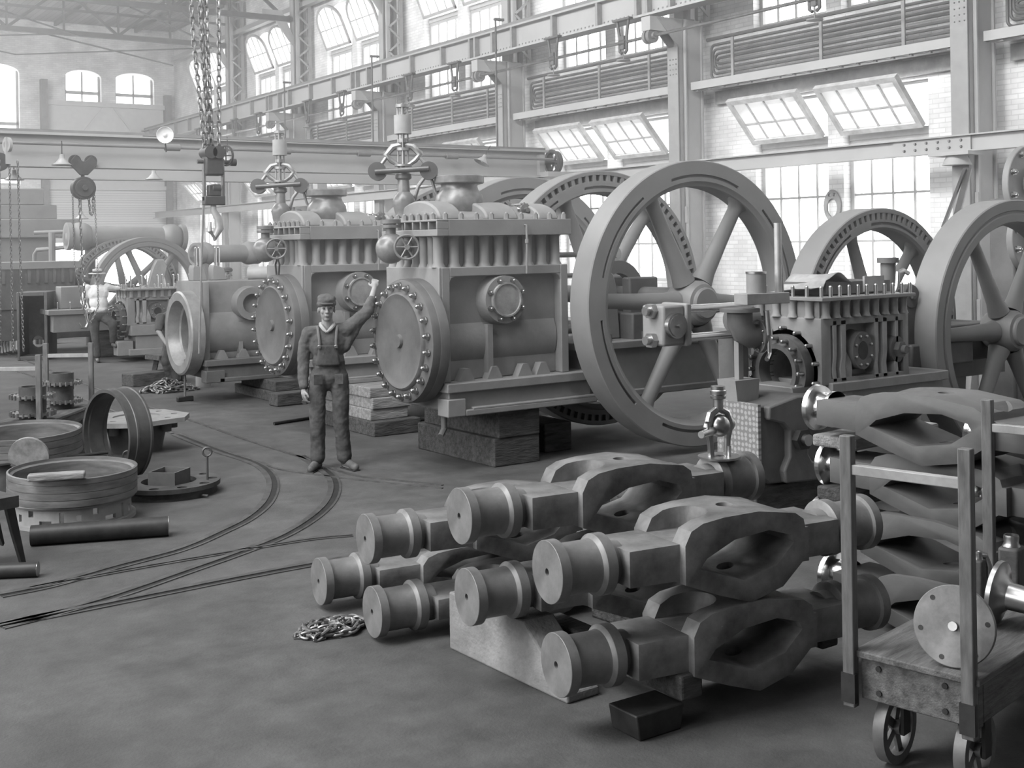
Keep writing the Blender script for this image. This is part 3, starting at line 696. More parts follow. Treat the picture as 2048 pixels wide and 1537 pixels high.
def governor(parent, loc):
    g_ = bpy.data.objects.new('governor', None); C.objects.link(g_); g_.parent = parent; g_.location = loc
    # pedestal
    B().lathe([(0.1, 0.12), (0.13, 0.16), (0.1, 0.3), (0.085, 0.36), (0.1, 0.42), (0.12, 0.5), (0.1, 0.56), (0.065, 0.6), (0.06, 0.72), (0.085, 0.74), (0.085, 0.78), (0.065, 0.8), (0.055, 0.84), (0, 0.84)], (0, 0, 0), (0, 0, 1), 28).out('pedestal', PAINTB, g_)
    B().lathe([(0.02, 0), (0.1, 0), (0.1, 0.03), (0.02, 0.03)], (0, 0, 0.44), (0, 0, 1), 26, closed=True).out('bevel_gear', POL, g_)
    b = B(); b.cyl((0.08, -0.02, 0.4), (0.34, -0.12, 0.4), 0.035, n=14).cyl((0.14, -0.04, 0.4), (0.2, -0.065, 0.4), 0.055, n=16).cyl((0.27, -0.095, 0.4), (0.36, -0.13, 0.4), 0.045, n=16).sph((0.37, -0.13, 0.4), 0.035)
    b.out('side_shaft', POLD, g_)
    b = B(); b.cyl((0.22, -0.1, 0.4), (0.26, -0.115, 0.4), 0.11, n=24)
    for i in range(16): a = 2*PI*i/16; b.box((0.24, -0.107+0.11*math.cos(a), 0.4+0.11*math.sin(a)), (0.03, 0.02, 0.02))
    b.out('sprocket', PAINTD, g_)
    # spindle frame
    b = B()
    for a in (0, PI/2, PI, 3*PI/2): b.cyl((0.05*math.cos(a), 0.05*math.sin(a), 0.9), (0.05*math.cos(a), 0.05*math.sin(a), 1.5), 0.009, n=8)
    b.cyl((0, 0, 0.82), (0, 0, 1.5), 0.018, n=10); b.cyl((0, 0, 1.46), (0, 0, 1.49), 0.07, n=18); b.cyl((0, 0, 0.86), (0, 0, 0.88), 0.09, n=18); b.cyl((0, 0, 1.02), (0, 0, 1.05), 0.07, n=18); b.cyl((0, 0, 1.1), (0, 0, 1.14), 0.05, n=18)
    b.out('spindle', GOVS, g_)
    B().cyl((0, 0, 1.19), (0, 0, 1.38), 0.088, n=24).out('spring_barrel', PAINTL, g_)
    b = B()
    for s_ in (-1, 1):
        b.sweep([(s_*0.02, 0, 1.08), (s_*0.1, 0, 1.06), (s_*0.17, 0, 0.98), (s_*0.12, 0, 0.92), (s_*0.03, 0, 0.86)], [0.03, 0.036, 0.034, 0.028, 0.018], 8)
        b.cyl((s_*0.17, 0, 0.99), (s_*0.17, -0.02, 0.99), 0.035, n=12)
        b.cyl((s_*0.15, 0, 0.98), (s_*0.24, 0, 0.86), 0.02, n=10)
    b.out('bell_cranks', GOVS, g_)
    for s_ in (-1, 1):
        B().cyl((s_*0.26, 0.04, 0.81), (s_*0.26, -0.10, 0.81), 0.092, n=32).out('flyball', PAINTB2, g_)
    B().cyl((-0.28, -0.12, 0.80), (0.26, -0.10, 0.83), 0.028, n=12).out('cross_bar', IRONB, g_)
    b = B(); b.sweep([(0.1, 0.05, 0.5), (0.15, 0, 0.66), (0.24, 0, 0.78)], 0.02, 8); b.sweep([(0.27, 0, 0.78), (0.32, 0, 0.6), (0.38, 0, 0.5)], 0.016, 8); b.out('braces', GOVS, g_)
    return g_
PAINTB2 = mat('governor_dark_paint', 0.09, 0.4, 0.2)
PAINTB = mat('glossy_grey_paint', 0.17, 0.32, 0.15, var=0.4, scale=5)
IRONB = mat('dark_rod', 0.12, 0.4, 0.5)
def engine(loc, label, cyldz=0.0):
    t = thing('steam_engine', label, 'engine', loc, 0, 'large duplex engines in a row')
    bed(t); block_body(t); head(t); chest(t); g_ = governor(t, (0.13, 0.90, 2.13)); g_.rotation_euler = (0, 0, -0.55)
    B().bx(0.02, 0.28, 0.74, 1.05, 2.3, 2.46).out('governor_stand', PAINT, t, bevel=0.01)
    # chain from governor to the rear sprocket
    B().chain([(0.25, 0.68, 2.60), (0.7, 0.5, 2.585), (1.22, 0.35, 2.575)], 0.03, 0.005, 0.5, 4).out('drive_chain', POLD, t)
    b = B(); b.cyl((1.22, 0.30, 2.53), (1.22, 0.36, 2.53), 0.065, n=20); b.cyl((1.22, 0.26, 2.53), (1.22, 0.38, 2.53), 0.025, n=12)
    for i in range(12): a = 2*PI*i/12; b.box((1.22+0.068*math.cos(a), 0.33, 2.53+0.068*math.sin(a)), (0.02, 0.02, 0.02))
    b.sweep([(1.22, 0.4, 2.45), (1.22, 0.4, 2.53)], 0.03, 8); b.out('rear_sprocket', POLD, t)
    # rods, crosshead, eccentric between chest and crank
    b = B(); b.cyl((1.5, 0.5, 1.26), (2.1, 0.5, 1.26), 0.05, n=16); b.cyl((1.5, 0.35, 2.06), (2.3, 0.25, 2.06), 0.028, n=12); b.cyl((1.5, 0.35, 1.84), (2.25, 0.3, 1.84), 0.025, n=12); b.out('piston_rods', POLD, t)
    b = B(); b.cyl((2.28, 0.16, 2.06), (2.28, 0.34, 2.06), 0.075, n=24); b.cyl((2.28, 0.12, 2.06), (2.28, 0.16, 2.06), 0.045, n=12); b.out('rod_end', POL, t)
    b = B(); b.prism([(2.05, 1.14), (2.08, 1.7), (2.16, 1.86), (2.26, 1.9), (2.36, 1.84), (2.4, 1.7), (2.44, 1.14)], 0.3, 0.4, 'xz'); b.out('guide_bracket', PAINT, t, bevel=0.015)
    b = B(); b.lathe([(0.22, -0.06), (0.36, -0.06), (0.36, 0.06), (0.22, 0.06)], (2.62, 0.6, 1.62), (0, 1, 0), 40, closed=True); b.out('eccentric_strap', PAINTD, t)
    b = B(); b.bx(2.45, 3.1, 0.1, 0.9, 1.12, 1.42); b.cyl((2.7, -0.3, 1.595), (2.7, 1.45, 1.595), 0.1, n=20); b.bx(2.5, 2.9, 0.2, 0.34, 1.4, 1.8); b.bx(2.5, 2.9, 0.75, 0.9, 1.4, 1.8); b.out('crank_shaft_bearings', PAINTD, t, bevel=0.02)
    b = B()
    for (x, y) in ((2.12, 0.1), (2.6, 0.1), (3.0, 0.1), (1.95, 0.15)): b.cyl((x, y, 1.12), (x, y, 1.22), 0.035, n=6)
    b.out('holding_nuts', PAINTD, t)
    flywheel(t, (2.77, -0.48, 1.54), 1.48, 0.3, 'slots', math.radians(3))
    flywheel(t, (2.9, 1.3, 1.54), 1.48, 0.3, 'teeth', math.radians(8))
    B().sweep([(0.09, 0.1, 0.55), (0.09, 0.1, 0.42), (0.02, 0.05, 0.36)], 0.03, 10).out('drain_pipe', PAINTD, t)
    return t
E1 = engine((5.77, 9.84, 0), 'nearest large grey engine with a tall flyball governor, right of the worker in overalls')
E2 = dup(E1, (5.77, 12.99, 0), None, 'second large grey engine in the row, behind the worker in overalls')
# lifting eye on the second head
B().sweep([(-0.13, 0.38, 1.84), (-0.13, 0.35, 1.98), (-0.13, 0.41, 2.06), (-0.13, 0.47, 1.98), (-0.13, 0.44, 1.84)], 0.012, 8).out('lifting_shackle', IRON, E2)

# third: bare casting with open bore
t = thing('engine_casting', 'bare engine cylinder casting with a wide open bore, third in the row', 'casting', (5.77, 16.45, -0.26))
b = B(); b.bx(0.06, 1.75, -0.05, 1.1, 0.60, 0.80); b.bx(0.02, 1.8, -0.1, 1.14, 0.78, 0.87); b.bx(0.02, 0.3, -0.1, 0.1, 0.55, 0.72); b.bx(0.22, 1.8, -0.1, 1.12, 0.55, 0.61); b.out('engine_bed', PAINTD, t, bevel=0.01)
o = block_body(t, False, mat('bare_casting_grey', 0.17, 0.6, var=0.25, scale=2.5), 1.5)
for ch in kids(t):
    if ch.name.startswith('cylinder_b'):
        cut(ch, [B().cyl((-0.3, 0.42, 1.24), (1.1, 0.42, 1.24), 0.402, n=56)])
B().lathe([(0.465, -0.2), (0.575, -0.2), (0.6, -0.18), (0.6, -0.002), (0.41, -0.002), (0.401, 0.0), (0.401, 1.0), (0.395, 1.0), (0.395, -0.02), (0.42, -0.04)], (0, 0.42, 1.24), (1, 0, 0), 64, closed=True).out('cylinder_bore', mat('bored_iron', 0.25, 0.4, 0.3, var=0.25), t)
for (x, y) in ((0.15, 0.85), (0.45, 0.85)):
    B().prism([(x, 1.97), (x+0.22, 1.97), (x+0.17, 2.15), (x+0.02, 2.2), (x, 2.15)], y-0.1, y+0.1, 'xz').out('top_lug', PAINT, t, bevel=0.01)
    B().stud((x+0.08, y, 2.15), (0, 0, 1), 0.02, 0.3).stud((x+0.13, y, 2.15), (0, 0, 1), 0.02, 0.3).out('stud', POLD, t)
B().cyl((0.95, 0.6, 2.06), (1.2, 0.4, 2.06), 0.1, 0.1, n=24, caps=True).out('loose_bushing', PAINTL, t)

# ---------------------------------------------------------------- small studded engines
b = B(); b.cyl((0, 0, 0), (-0.075, 0, 0), 0.017, n=10).sph((-0.078, 0, 0), 0.017, n=8); STUD = b.mesh('stud', POLD, 40)
def small_engine(loc, label, grp, rear=True, lift=0.0, wheels=True):
    t = thing('small_engine', label, 'engine', loc, 0, grp)
    o = B().bx(0.0, 1.35, 0.0, 0.78, 0.98, 1.52).out('cylinder_block', PAINT, t, bevel=0.008)
    cut(o, [B().bx(0.14, 1.26, -0.1, 0.10, 1.03, 1.46), B().cyl((-0.2, 0.38, 1.08), (0.9, 0.38, 1.08), 0.2, n=40)])
    md = o.modifiers.new('bevel', 'BEVEL'); md.width = 0.006; md.limit_method = 'ANGLE'
    f = B().lathe([(0.185, -0.16), (0.225, -0.16), (0.235, -0.12), (0.30, -0.12), (0.30, 0.0), (0.34, 0.0), (0.36, 0.05), (0.185, 0.05)], (0, 0.38, 1.08), (1, 0, 0), 48, closed=True).out('bore_flange', PAINTD, t)
    B().cyl((0.0, 0.38, 1.08), (0.45, 0.38, 1.08), 0.30, 0.38, n=40, caps=False).lathe([(0.185, 0), (0.19, 0), (0.19, 0.7), (0.185, 0.7)], (0, 0.38, 1.08), (1, 0, 0), 36, closed=True).out('cylinder_liner', mat('bored_iron', 0.25), t)
    for i in range(16): a = 2*PI*i/16; link_mesh('stud', STUD, f, (-0.12, 0.38+0.27*math.cos(a), 1.08+0.27*math.sin(a)))
    for i in range(14): a = 2*PI*(i+0.5)/14; link_mesh('stud', STUD, f, (-0.0, 0.38+0.35*math.cos(a), 1.08+0.35*math.sin(a)))
    # side columns, port, tie nut
    for (x, w_) in ((0.2, 0.06), (0.33, 0.08), (0.84, 0.06), (0.97, 0.07), (1.16, 0.05)):
        B().prism([(x-w_/2, 1.0), (x-w_/2-0.02, 1.1), (x-w_/2+0.01, 1.2), (x-w_/2, 1.5), (x+w_/2, 1.5), (x+w_/2, 1.22), (x+w_/2-0.02, 1.12), (x+w_/2, 1.0)], 0.0, 0.12, 'xz').out('side_strut', PAINTL, t, bevel=0.006)
    B().cyl((0.58, 0.2, 1.24), (0.58, 0.0, 1.24), 0.19, 0.15, n=32).lathe([(0.075, -0.03), (0.155, -0.03), (0.155, 0.03), (0.075, 0.03)], (0.58, 0, 1.24), (0, 1, 0), 32, closed=True).out('side_port', PAINTD, t)
    for i in range(8): a = 2*PI*(i+0.5)/8; link_mesh('stud', STUD, t, (0.58+0.125*math.cos(a), -0.02, 1.24+0.125*math.sin(a)), (0, 0, PI/2)).scale = (0.35, 0.7, 0.7)
    B().cyl((0.58, -0.032, 1.24), (0.58, -0.028, 1.24), 0.073, n=24).out('port_bore', IRON, t)
    if lift: pass
    B().cyl((1.17, 0.12, 1.22), (1.17, 0.0, 1.22), 0.13, 0.11, n=28).hexn((1.17, 0.0, 1.22), (0, -1, 0), 0.07, 0.05).cyl((1.17, -0.05, 1.22), (1.17, -0.09, 1.22), 0.035, n=16).out('tie_nut', PAINTD, t)
    # top chest
    b = B(); b.bx(0.02, 1.33, 0.03, 0.75, 1.52, 1.66); b.out('valve_chest', PAINT, t)
    for i in range(9): x = 0.08+0.15*i; B().lathe([(0.05, 1.52), (0.036, 1.55), (0.036, 1.64), (0.05, 1.66)], (x, 0.01, 0), (0, 0, 1), 14).out('chest_rib', PAINT, t)
    for i in range(4): y = 0.12+0.18*i; B().lathe([(0.05, 1.52), (0.036, 1.55), (0.036, 1.64), (0.05, 1.66)], (0.0, y, 0), (0, 0, 1), 14).out('chest_rib', PAINT, t)
    f = B().bx(-0.06, 1.38, -0.06, 0.84, 1.66, 1.69).out('chest_flange', PAINT, t, bevel=0.005)
    for i in range(11): link_mesh('stud', STUD, f, (-0.02+0.137*i, -0.02, 1.69), (0, PI/2, 0))
    for i in range(5): link_mesh('stud', STUD, f, (-0.02, 0.13+0.15*i, 1.69), (0, PI/2, 0))
    b = B(); b.bx(0.1, 1.95, -0.04, 0.85, 0.92, 1.0); b.bx(0.12, 1.95, 0.02, 0.8, 0.80, 0.94); b.bx(1.9, 4.2, 0.62, 1.5, 0.80, 0.98); b.bx(0.1, 0.42, -0.02, 0.1, 0.55, 0.95)
    b.out('engine_bed', PAINT, t, bevel=0.008)
    for (x0, y0, y1) in ((-0.3, 0.1, 0.85), (1.45, 0.1, 0.85), (3.2, 0.65, 1.4)):
        B().prism([(x0, 0.98), (x0+0.3, 0.98), (x0+0.27, 0.8), (x0+0.24, 0.5), (x0+0.3, 0.2), (x0+0.36, 0.0), (x0-0.1, 0.0), (x0+0.02, 0.3), (x0+0.04, 0.85)], y0, y1, 'xz').out('pedestal_foot', PAINT, t, bevel=0.01)
    return t
SE = small_engine((7.38, 6.58, 0.03), 'small engine with studs round its open bore, behind the forging stacks', 'small engines with studded bores')
for ch in kids(SE): ch.scale.x *= 0.8; ch.location.x *= 0.8
done_ = set(kids(SE))
p = B().sweep([(1.4, 0.38, 1.2), (2.9, 0.38, 1.25)], 0.06, 12).out('piston_rod', POL, SE)
b = B(); b.bx(1.5, 2.4, 0.05, 0.75, 1.0, 1.22); b.cyl((1.9, 0.2, 1.2), (1.9, 0.2, 1.36), 0.09, n=20); b.cyl((1.9, 0.2, 1.36), (1.9, 0.2, 1.4), 0.12, n=20); b.out('slide_bracket', PAINTD, SE, bevel=0.02)
b = B(); b.lathe([(0, -0.07), (0.26, -0.05), (0.30, 0), (0.30, 0.05), (0, 0.05)], (2.1, 0.5, 1.4), (0, 1, 0), 36)
cv = b.out('round_cover', PAINT, SE)
for i in range(9): a = 2*PI*i/9; link_mesh('bolt', BOLT, cv, (2.1+0.26*math.cos(a), 0.44, 1.4+0.26*math.sin(a)), (0, 0, PI/2)).scale = (0.8, 0.8, 0.8)
B().sph((1.75, 0.5, 1.62), 0.16, (1.1, 0.9, 1)).cyl((1.75, 0.5, 1.7), (1.75, 0.5, 1.95), 0.07, n=18).cyl((1.75, 0.5, 1.95), (1.75, 0.5, 2.0), 0.1, n=18).cyl((1.8, 0.5, 1.65), (2.6, 0.6, 1.62), 0.09, n=20).out('valve_body', PAINTD, SE)
B().bx(2.2, 3.0, 0.2, 0.9, 1.0, 1.35).cyl((2.8, -0.1, 1.28), (2.8, 2.1, 1.28), 0.085, n=18).out('crank_bearing', PAINTD, SE, bevel=0.02)
flywheel(SE, (2.85, 0.07-0.05, 1.28), 1.25, 0.30, 'grooves', math.radians(0))
flywheel(SE, (2.80, 1.55, 1.28), 1.22, 0.30, 'teeth', math.radians(10))
for ch in kids(SE):
    if ch not in done_: ch.location += Vector((0.10, 0.32, -0.03))
# E4: same family, far left
SE4 = small_engine((6.78, 23.5, -0.12), 'small engine with tall top studs beside the man in the straw hat', 'small engines with studded bores')
# drop its tall feet to short ones: stands low on timbers
for ch in kids(SE4):
    if ch.name.startswith('pedestal_foot') or ch.name.startswith('engine_bed'): bpy.data.objects.remove(ch)
for ch in kids(SE4): ch.location.z -= 0.16
b = B(); b.bx(0.05, 3.2, -0.06, 0.9, 0.62, 0.82); b.bx(0.15, 3.2, 0.0, 0.8, 0.3, 0.64); b.bx(0.0, 3.2, -0.1, 0.95, 0.24, 0.36); b.bx(-0.2, 0.1, 0.0, 0.3, 0.24, 0.52); b.out('engine_bed', PAINT, SE4, bevel=0.01)
for i in range(9): B().stud((0.05+0.16*i, 0.3+0.2*(i % 2), 1.5), (0, 0, 1), 0.014, 0.28).out('stud', POL, SE4)
# ---------------------------------------------------------------- crosshead forgings
def forging_body(m):
    o = B()
    outer = [(0.33, -0.085), (0.57, -0.09), (0.78, -0.175), (0.97, -0.24), (1.16, -0.19), (1.28, -0.085), (1.55, -0.085), (1.55, 0.085), (1.30, 0.085), (1.29, 0.13), (1.24, 0.165), (1.02, 0.20), (0.82, 0.195), (0.70, 0.18), (0.635, 0.15), (0.60, 0.085), (0.33, 0.085)]
    o.prism(outer, -0.21, 0.21, 'xz')
    ob = o.out('crosshead_body', m, smooth=30)
    hexw = [(0.68, -0.035), (0.93, -0.125), (1.12, -0.08), (1.23, 0.02), (1.21, 0.06), (1.08, 0.10), (0.88, 0.08), (0.72, 0.01)]
    cuts = [B().prism(hexw, -0.4, 0.4, 'xz'),
            B().prism([(0.5, -0.1), (0.72, -0.115)] + [(0.74+0.115*math.cos(-PI/2+PI*i/14), 0.115*math.sin(-PI/2+PI*i/14)) for i in range(15)] + [(0.72, 0.115), (0.5, 0.1)], 0.0855, 0.32, 'xy'),
            B().cyl((0.98, 0, -0.4), (0.98, 0, 0.4), 0.042, n=20),
            B().cyl((1.2, 0.0, 0.19), (1.26, 0, 0.24), 0.11, n=28)]
    cuts.append(B().prism([(0.3, 0.15), (0.62, 0.15), (0.7, 0.3), (0.3, 0.3)], -0.3, 0.3, 'xy'))
    cuts[-1] = B().bx(0.2, 0.6, 0.165, 0.3, -0.3, 0.3).bx(0.2, 0.6, -0.3, -0.165, -0.3, 0.3).bx(1.32, 1.7, 0.165, 0.3, -0.3, 0.3).bx(1.32, 1.7, -0.3, -0.165, -0.3, 0.3)
    cut(ob, cuts, smooth=30)
    md = ob.modifiers.new('bevel', 'BEVEL'); md.width = 0.014; md.segments = 2; md.limit_method = 'ANGLE'; md.angle_limit = math.radians(35)
    bake(ob); ob.data.polygons.foreach_set('use_smooth', [True]*len(ob.data.polygons)); ob.data.set_sharp_from_angle(angle=math.radians(35))
    return ob
def journal_mesh(m, name='journal'):
    b = B(); b.lathe([(0.0, 0.07), (0.0165, 0.07), (0.0165, 0.0), (0.138, 0.0), (0.14, 0.002), (0.14, 0.05), (0.121, 0.054), (0.117, 0.066), (0.117, 0.205), (0.121, 0.222), (0.137, 0.234), (0.14, 0.238), (0.14, 0.288), (0.13, 0.295), (0.0, 0.30)], (0, 0, 0), (1, 0, 0), 48)
    b.cyl((0.29, 0, 0), (0.36, 0, 0), 0.1, n=24)
    return b.mesh(name, m, 35)
JR = journal_mesh(FORGEL); JP = journal_mesh(POL)
BODY = forging_body(FORGE); BODYD = BODY.data; bpy.data.objects.remove(BODY)
BODYR = BODYD.copy(); BODYR.materials.clear(); BODYR.materials.append(FORGER)
def forging(loc, rz, label, grp, body=BODYD, j=JR, s=1.0, tilt=0.0, roll=0.0, bz=0.95):
    t = thing('crosshead_forging', label, 'forging', loc, rz, grp); t.scale = (s, s, s)
    t.rotation_euler = (roll, tilt, rz)
    o = bpy.data.objects.new('crosshead_body', body); C.objects.link(o); o.parent = t; o.scale = (1, 1, bz)
    link_mesh('journal', j, t, (0, 0, 0)); link_mesh('journal', j, t, (1.87, 0, 0), (0, 0, PI))
    return t
G1 = 'rough forgings with spool-shaped ends in the front stack'
def P3(px, py, D): return at(px, py, D)
r4 = math.radians(-4.7)
forging(P3(637, 1164, 7.25), r4, 'crosshead forging whose round end sticks out farthest left, low in the front stack', G1, bz=0.66)
forging(P3(744, 1225, 6.66), r4, 'crosshead forging in the bottom row whose round end hangs just beside the chain heap', G1, bz=0.66)
forging(P3(730, 1079, 6.77), r4, 'crosshead forging at the back left, lying on the two lowest ones', G1)
forging(P3(933, 1195, 5.92), r4-0.02, 'crosshead forging whose round end rests over the pale sloping chock', G1)
forging(P3(918, 1033, 6.0), r4, 'topmost back crosshead forging, the highest round end of the front stack', G1)
forging(P3(1094, 1145, 5.33), r4-0.03, 'topmost front crosshead forging with its dark hexagonal window facing the camera', G1)
forging(P3(1112, 1331, 5.33), r4-0.03, 'lowest front crosshead forging, its round end nearest the camera', G1)
G2 = 'crosshead forgings with polished ends in the right stack'
rr = math.radians(-90+2)
BODYS = BODYR.copy(); BODYS.transform(Matrix.Translation((-0.32, 0, 0)))
b = B(); b.lathe([(0.0, 0.0), (0.10, 0.0), (0.125, 0.004), (0.14, 0.02), (0.135, 0.045), (0.10, 0.055), (0.085, 0.075), (0.085, 0.13), (0.11, 0.15), (0.11, 0.17)], (0, 0, 0), (1, 0, 0), 48)
JS = b.mesh('journal', POL, 40)
pR = P3(1625, 812, 7.35)
def rforging(dx, dy, z, label, drz=0.0):
    t = thing('crosshead_forging', label, 'forging', (pR.x+dx, pR.y-0.17+dy, z), rr+drz, G2)
    o = bpy.data.objects.new('crosshead_body', BODYS); C.objects.link(o); o.parent = t; o.scale = (1.17, 1.05, 0.86)
    link_mesh('journal', JS, t, (-0.15, 0, 0)); link_mesh('journal', JS, t, (1.6, 0, 0), (0, 0, PI))
    return t
rforging(0, 0, 1.165, 'topmost forging of the right stack with a gleaming polished end')
rforging(0.08, -0.02, 0.82, 'second forging down the right stack, its polished end left of the cart post', 0.015)
rforging(0.05, 0.02, 0.485, 'third forging down the right stack, its dark slot seen between the cart posts')
rforging(0.0, -0.1, 0.17, 'lowest forging of the right stack in deep shade behind the cart', 0.02)
rforging(0.72, -0.6, 1.0, 'rear upper forging of the right stack seen behind the far cart post')
rforging(0.75, -0.6, 0.62, 'rear middle forging of the right stack, mostly behind the others')

# timbers and chocks
def timber(name, loc, size, rz, label, m=TIMB, grp=None, rot=None):
    o = B().box((0, 0, 0), size).out(name, m, bevel=0.012, smooth=0, loc=loc, rot=rot or (0, 0, rz)); return tag(o, label, 'timber', grp)
# sloping pale chock under the front stack
c0 = gp(899, 1298); c1 = gp(1135, 1410)
b = B(); d = (c1-c0); L_ = d.length
b.prism([(0, 0), (L_, 0), (L_, 0.04), (L_*0.72, 0.26), (L_*0.66, 0.31), (0.0, 0.31)], 0, 0.20, 'xz')
o = b.out('timber_chock', mat('pale_chock_wood', 0.2, 0.85, var=0.35, scale=4, bump=0.3), bevel=0.01, smooth=0, loc=(c0.x, c0.y, 0), rot=(0, 0, math.atan2(d.y, d.x)))
tag(o, 'pale wooden chock with one end cut sloping, under the front stack', 'timber')
timber('timber_block', (3.68, 4.62, 0.175), (0.13, 1.1, 0.115), 0.0, 'short timber bearer under the lowest front forging, sawn end showing')
b = B(); b.prism([(-0.13, 0.0), (0.11, 0.0), (0.13, 0.115), (-0.15, 0.115)], -0.1, 0.1, 'xz')
tag(b.out('iron_pedestal', IRON, loc=(3.5, 4.17, 0), bevel=0.008), 'dark tapered iron block under the nearest forging of the front stack', 'pedestal')
timber('timber_block', (4.4, 5.0, 0.06), (0.14, 1.2, 0.12), 0.1, 'dark timber lying on the floor beneath the middle of the front stack', grp=None)
timber('timber_block', (4.72, 6.0, 0.03), (0.14, 1.9, 0.06), 0.05, 'dark floor timber beneath the far ends of the front stack')
timber('timber_block', (4.62, 4.7, 0.20), (0.12, 1.2, 0.1), 0.02, 'short timber spacer between layers at the far side of the front stack')
timber('timber_plank', (pR.x+0.35, pR.y-0.2, 0.985), (0.9, 0.3, 0.07), 0.1, 'splintered wide plank between the upper two forgings of the right stack', TIMBL)
timber('timber_plank', (pR.x+0.4, pR.y-0.2, 0.66), (0.9, 0.3, 0.08), 0.05, 'splintered plank beneath the second forging of the right stack', TIMB)
timber('timber_block', (pR.x+0.9, pR.y-1.75, 0.83), (0.8, 0.14, 0.10), 0.0, 'dark timber packing at the right end of the right stack')

# die block with a spotted shoe, nut and lubricator
t = thing('crosshead_block', 'heavy grey machine block with a hexagon nut and spotted left face', 'machine part', (6.62, 6.47, 0.32), math.radians(-2))
prof = [(0.0, 0.07), (0.10, 0.0), (0.75, -0.02), (0.95, 0.05), (1.05, 0.2), (1.05, 0.55), (0.95, 0.62), (0.35, 0.66), (0.18, 0.62), (0.0, 0.60)]
B().prism(prof, 0.06, 0.5, 'xz').out('block_body', PAINTD, t, bevel=0.015)
b = B(); b.prism([(0.22, 0.0), (0.7, -0.02), (0.7, 0.1), (0.5, 0.14), (0.46, 0.2), (0.46, 0.42), (0.5, 0.46), (0.9, 0.5), (0.9, 0.62), (0.35, 0.66), (0.05, 0.6), (0.05, 0.5), (0.2, 0.46), (0.26, 0.4), (0.26, 0.2), (0.2, 0.1)], 0.0, 0.08, 'xz').out('raised_web', PAINTD, t, bevel=0.015)
B().hexn((0.36, 0.0, 0.33), (0, -1, 0), 0.085, 0.06).out('hex_nut', IRON, t)
B().cyl((0.36, -0.06, 0.33), (0.36, -0.10, 0.33), 0.045, n=20).out('bolt_end', POLD, t)
B().bx(-0.03, 0.0, 0.04, 0.5, 0.04, 0.62).out('spotted_shoe', None, t)
sh = bpy.data.materials.new('spotted_metal'); sh.use_nodes = True; nt = sh.node_tree; bb = nt.nodes['Principled BSDF']; bb.inputs['Roughness'].default_value = 0.5
tc = nt.nodes.new('ShaderNodeTexCoord'); vo = nt.nodes.new('ShaderNodeTexVoronoi'); vo.voronoi_dimensions = '2D'; vo.inputs['Scale'].default_value = 24; vo.inputs['Randomness'].default_value = 0.3
cr = nt.nodes.new('ShaderNodeValToRGB'); cr.color_ramp.elements[0].position = 0.3; cr.color_ramp.elements[0].color = (0.3, 0.3, 0.3, 1); cr.color_ramp.elements[1].position = 0.42; cr.color_ramp.elements[1].color = (0.16, 0.16, 0.16, 1)
sx = nt.nodes.new('ShaderNodeSeparateXYZ'); cx_ = nt.nodes.new('ShaderNodeCombineXYZ'); nt.links.new(tc.outputs['Object'], sx.inputs[0]); nt.links.new(sx.outputs[1], cx_.inputs[0]); nt.links.new(sx.outputs[2], cx_.inputs[1]); nt.links.new(cx_.outputs[0], vo.inputs['Vector']); nt.links.new(vo.outputs['Distance'], cr.inputs[0]); nt.links.new(cr.outputs[0], bb.inputs['Base Color'])
kids(t)[-1].data.materials.append(sh)
timber('timber_block', (7.1, 6.75, 0.14), (0.9, 0.3, 0.28), 0.0, 'dark timber block beneath the heavy grey machine block')
t = thing('lubricator_pump', 'small bright oil pump with a ringed neck standing on the back forging', 'pump', (4.75, 5.0, 0.972))
B().lathe([(0.02, 0.25), (0.028, 0.26), (0.03, 0.32), (0.042, 0.325), (0.045, 0.34), (0.038, 0.345), (0.045, 0.35), (0.046, 0.37), (0.04, 0.375), (0.04, 0.395), (0, 0.395)], (0, 0, 0), (0, 0, 1), 24).out('ringed_neck', BRASSM, t)
B().sph((0, 0, 0.17), 0.065, n=24).sph((0.09, 0.03, 0.17), 0.05, n=16).out('ball_body', BRASSM, t)
b = B()
for s_ in (-1, 1): b.sweep([(0.0, 0, 0.27), (s_*0.06, 0, 0.24), (s_*0.085, 0, 0.17), (s_*0.065, 0, 0.09), (s_*0.06, 0, 0.0)], [0.02, 0.022, 0.024, 0.02, 0.018], 10)
b.out('yoke', BRASSM, t)
B().cyl((-0.05, -0.01, 0.15), (-0.19, -0.06, 0.145), 0.026, 0.02, n=16).cyl((-0.12, -0.04, 0.15), (-0.12, -0.04, 0.2), 0.007, n=8).bx(-0.14, -0.1, -0.045, -0.035, 0.2, 0.21).out('nozzle', BRASSM, t)
B().lathe([(0.03, 0.0), (0.12, 0.0), (0.12, -0.012), (0.03, -0.012)], (0, 0, 0.0), (0, 0, 1), 24, closed=True).cyl((0.03, -0.05, 0), (0.03, -0.05, 0.06), 0.012, n=8).out('base_flange', BRASSM, t)

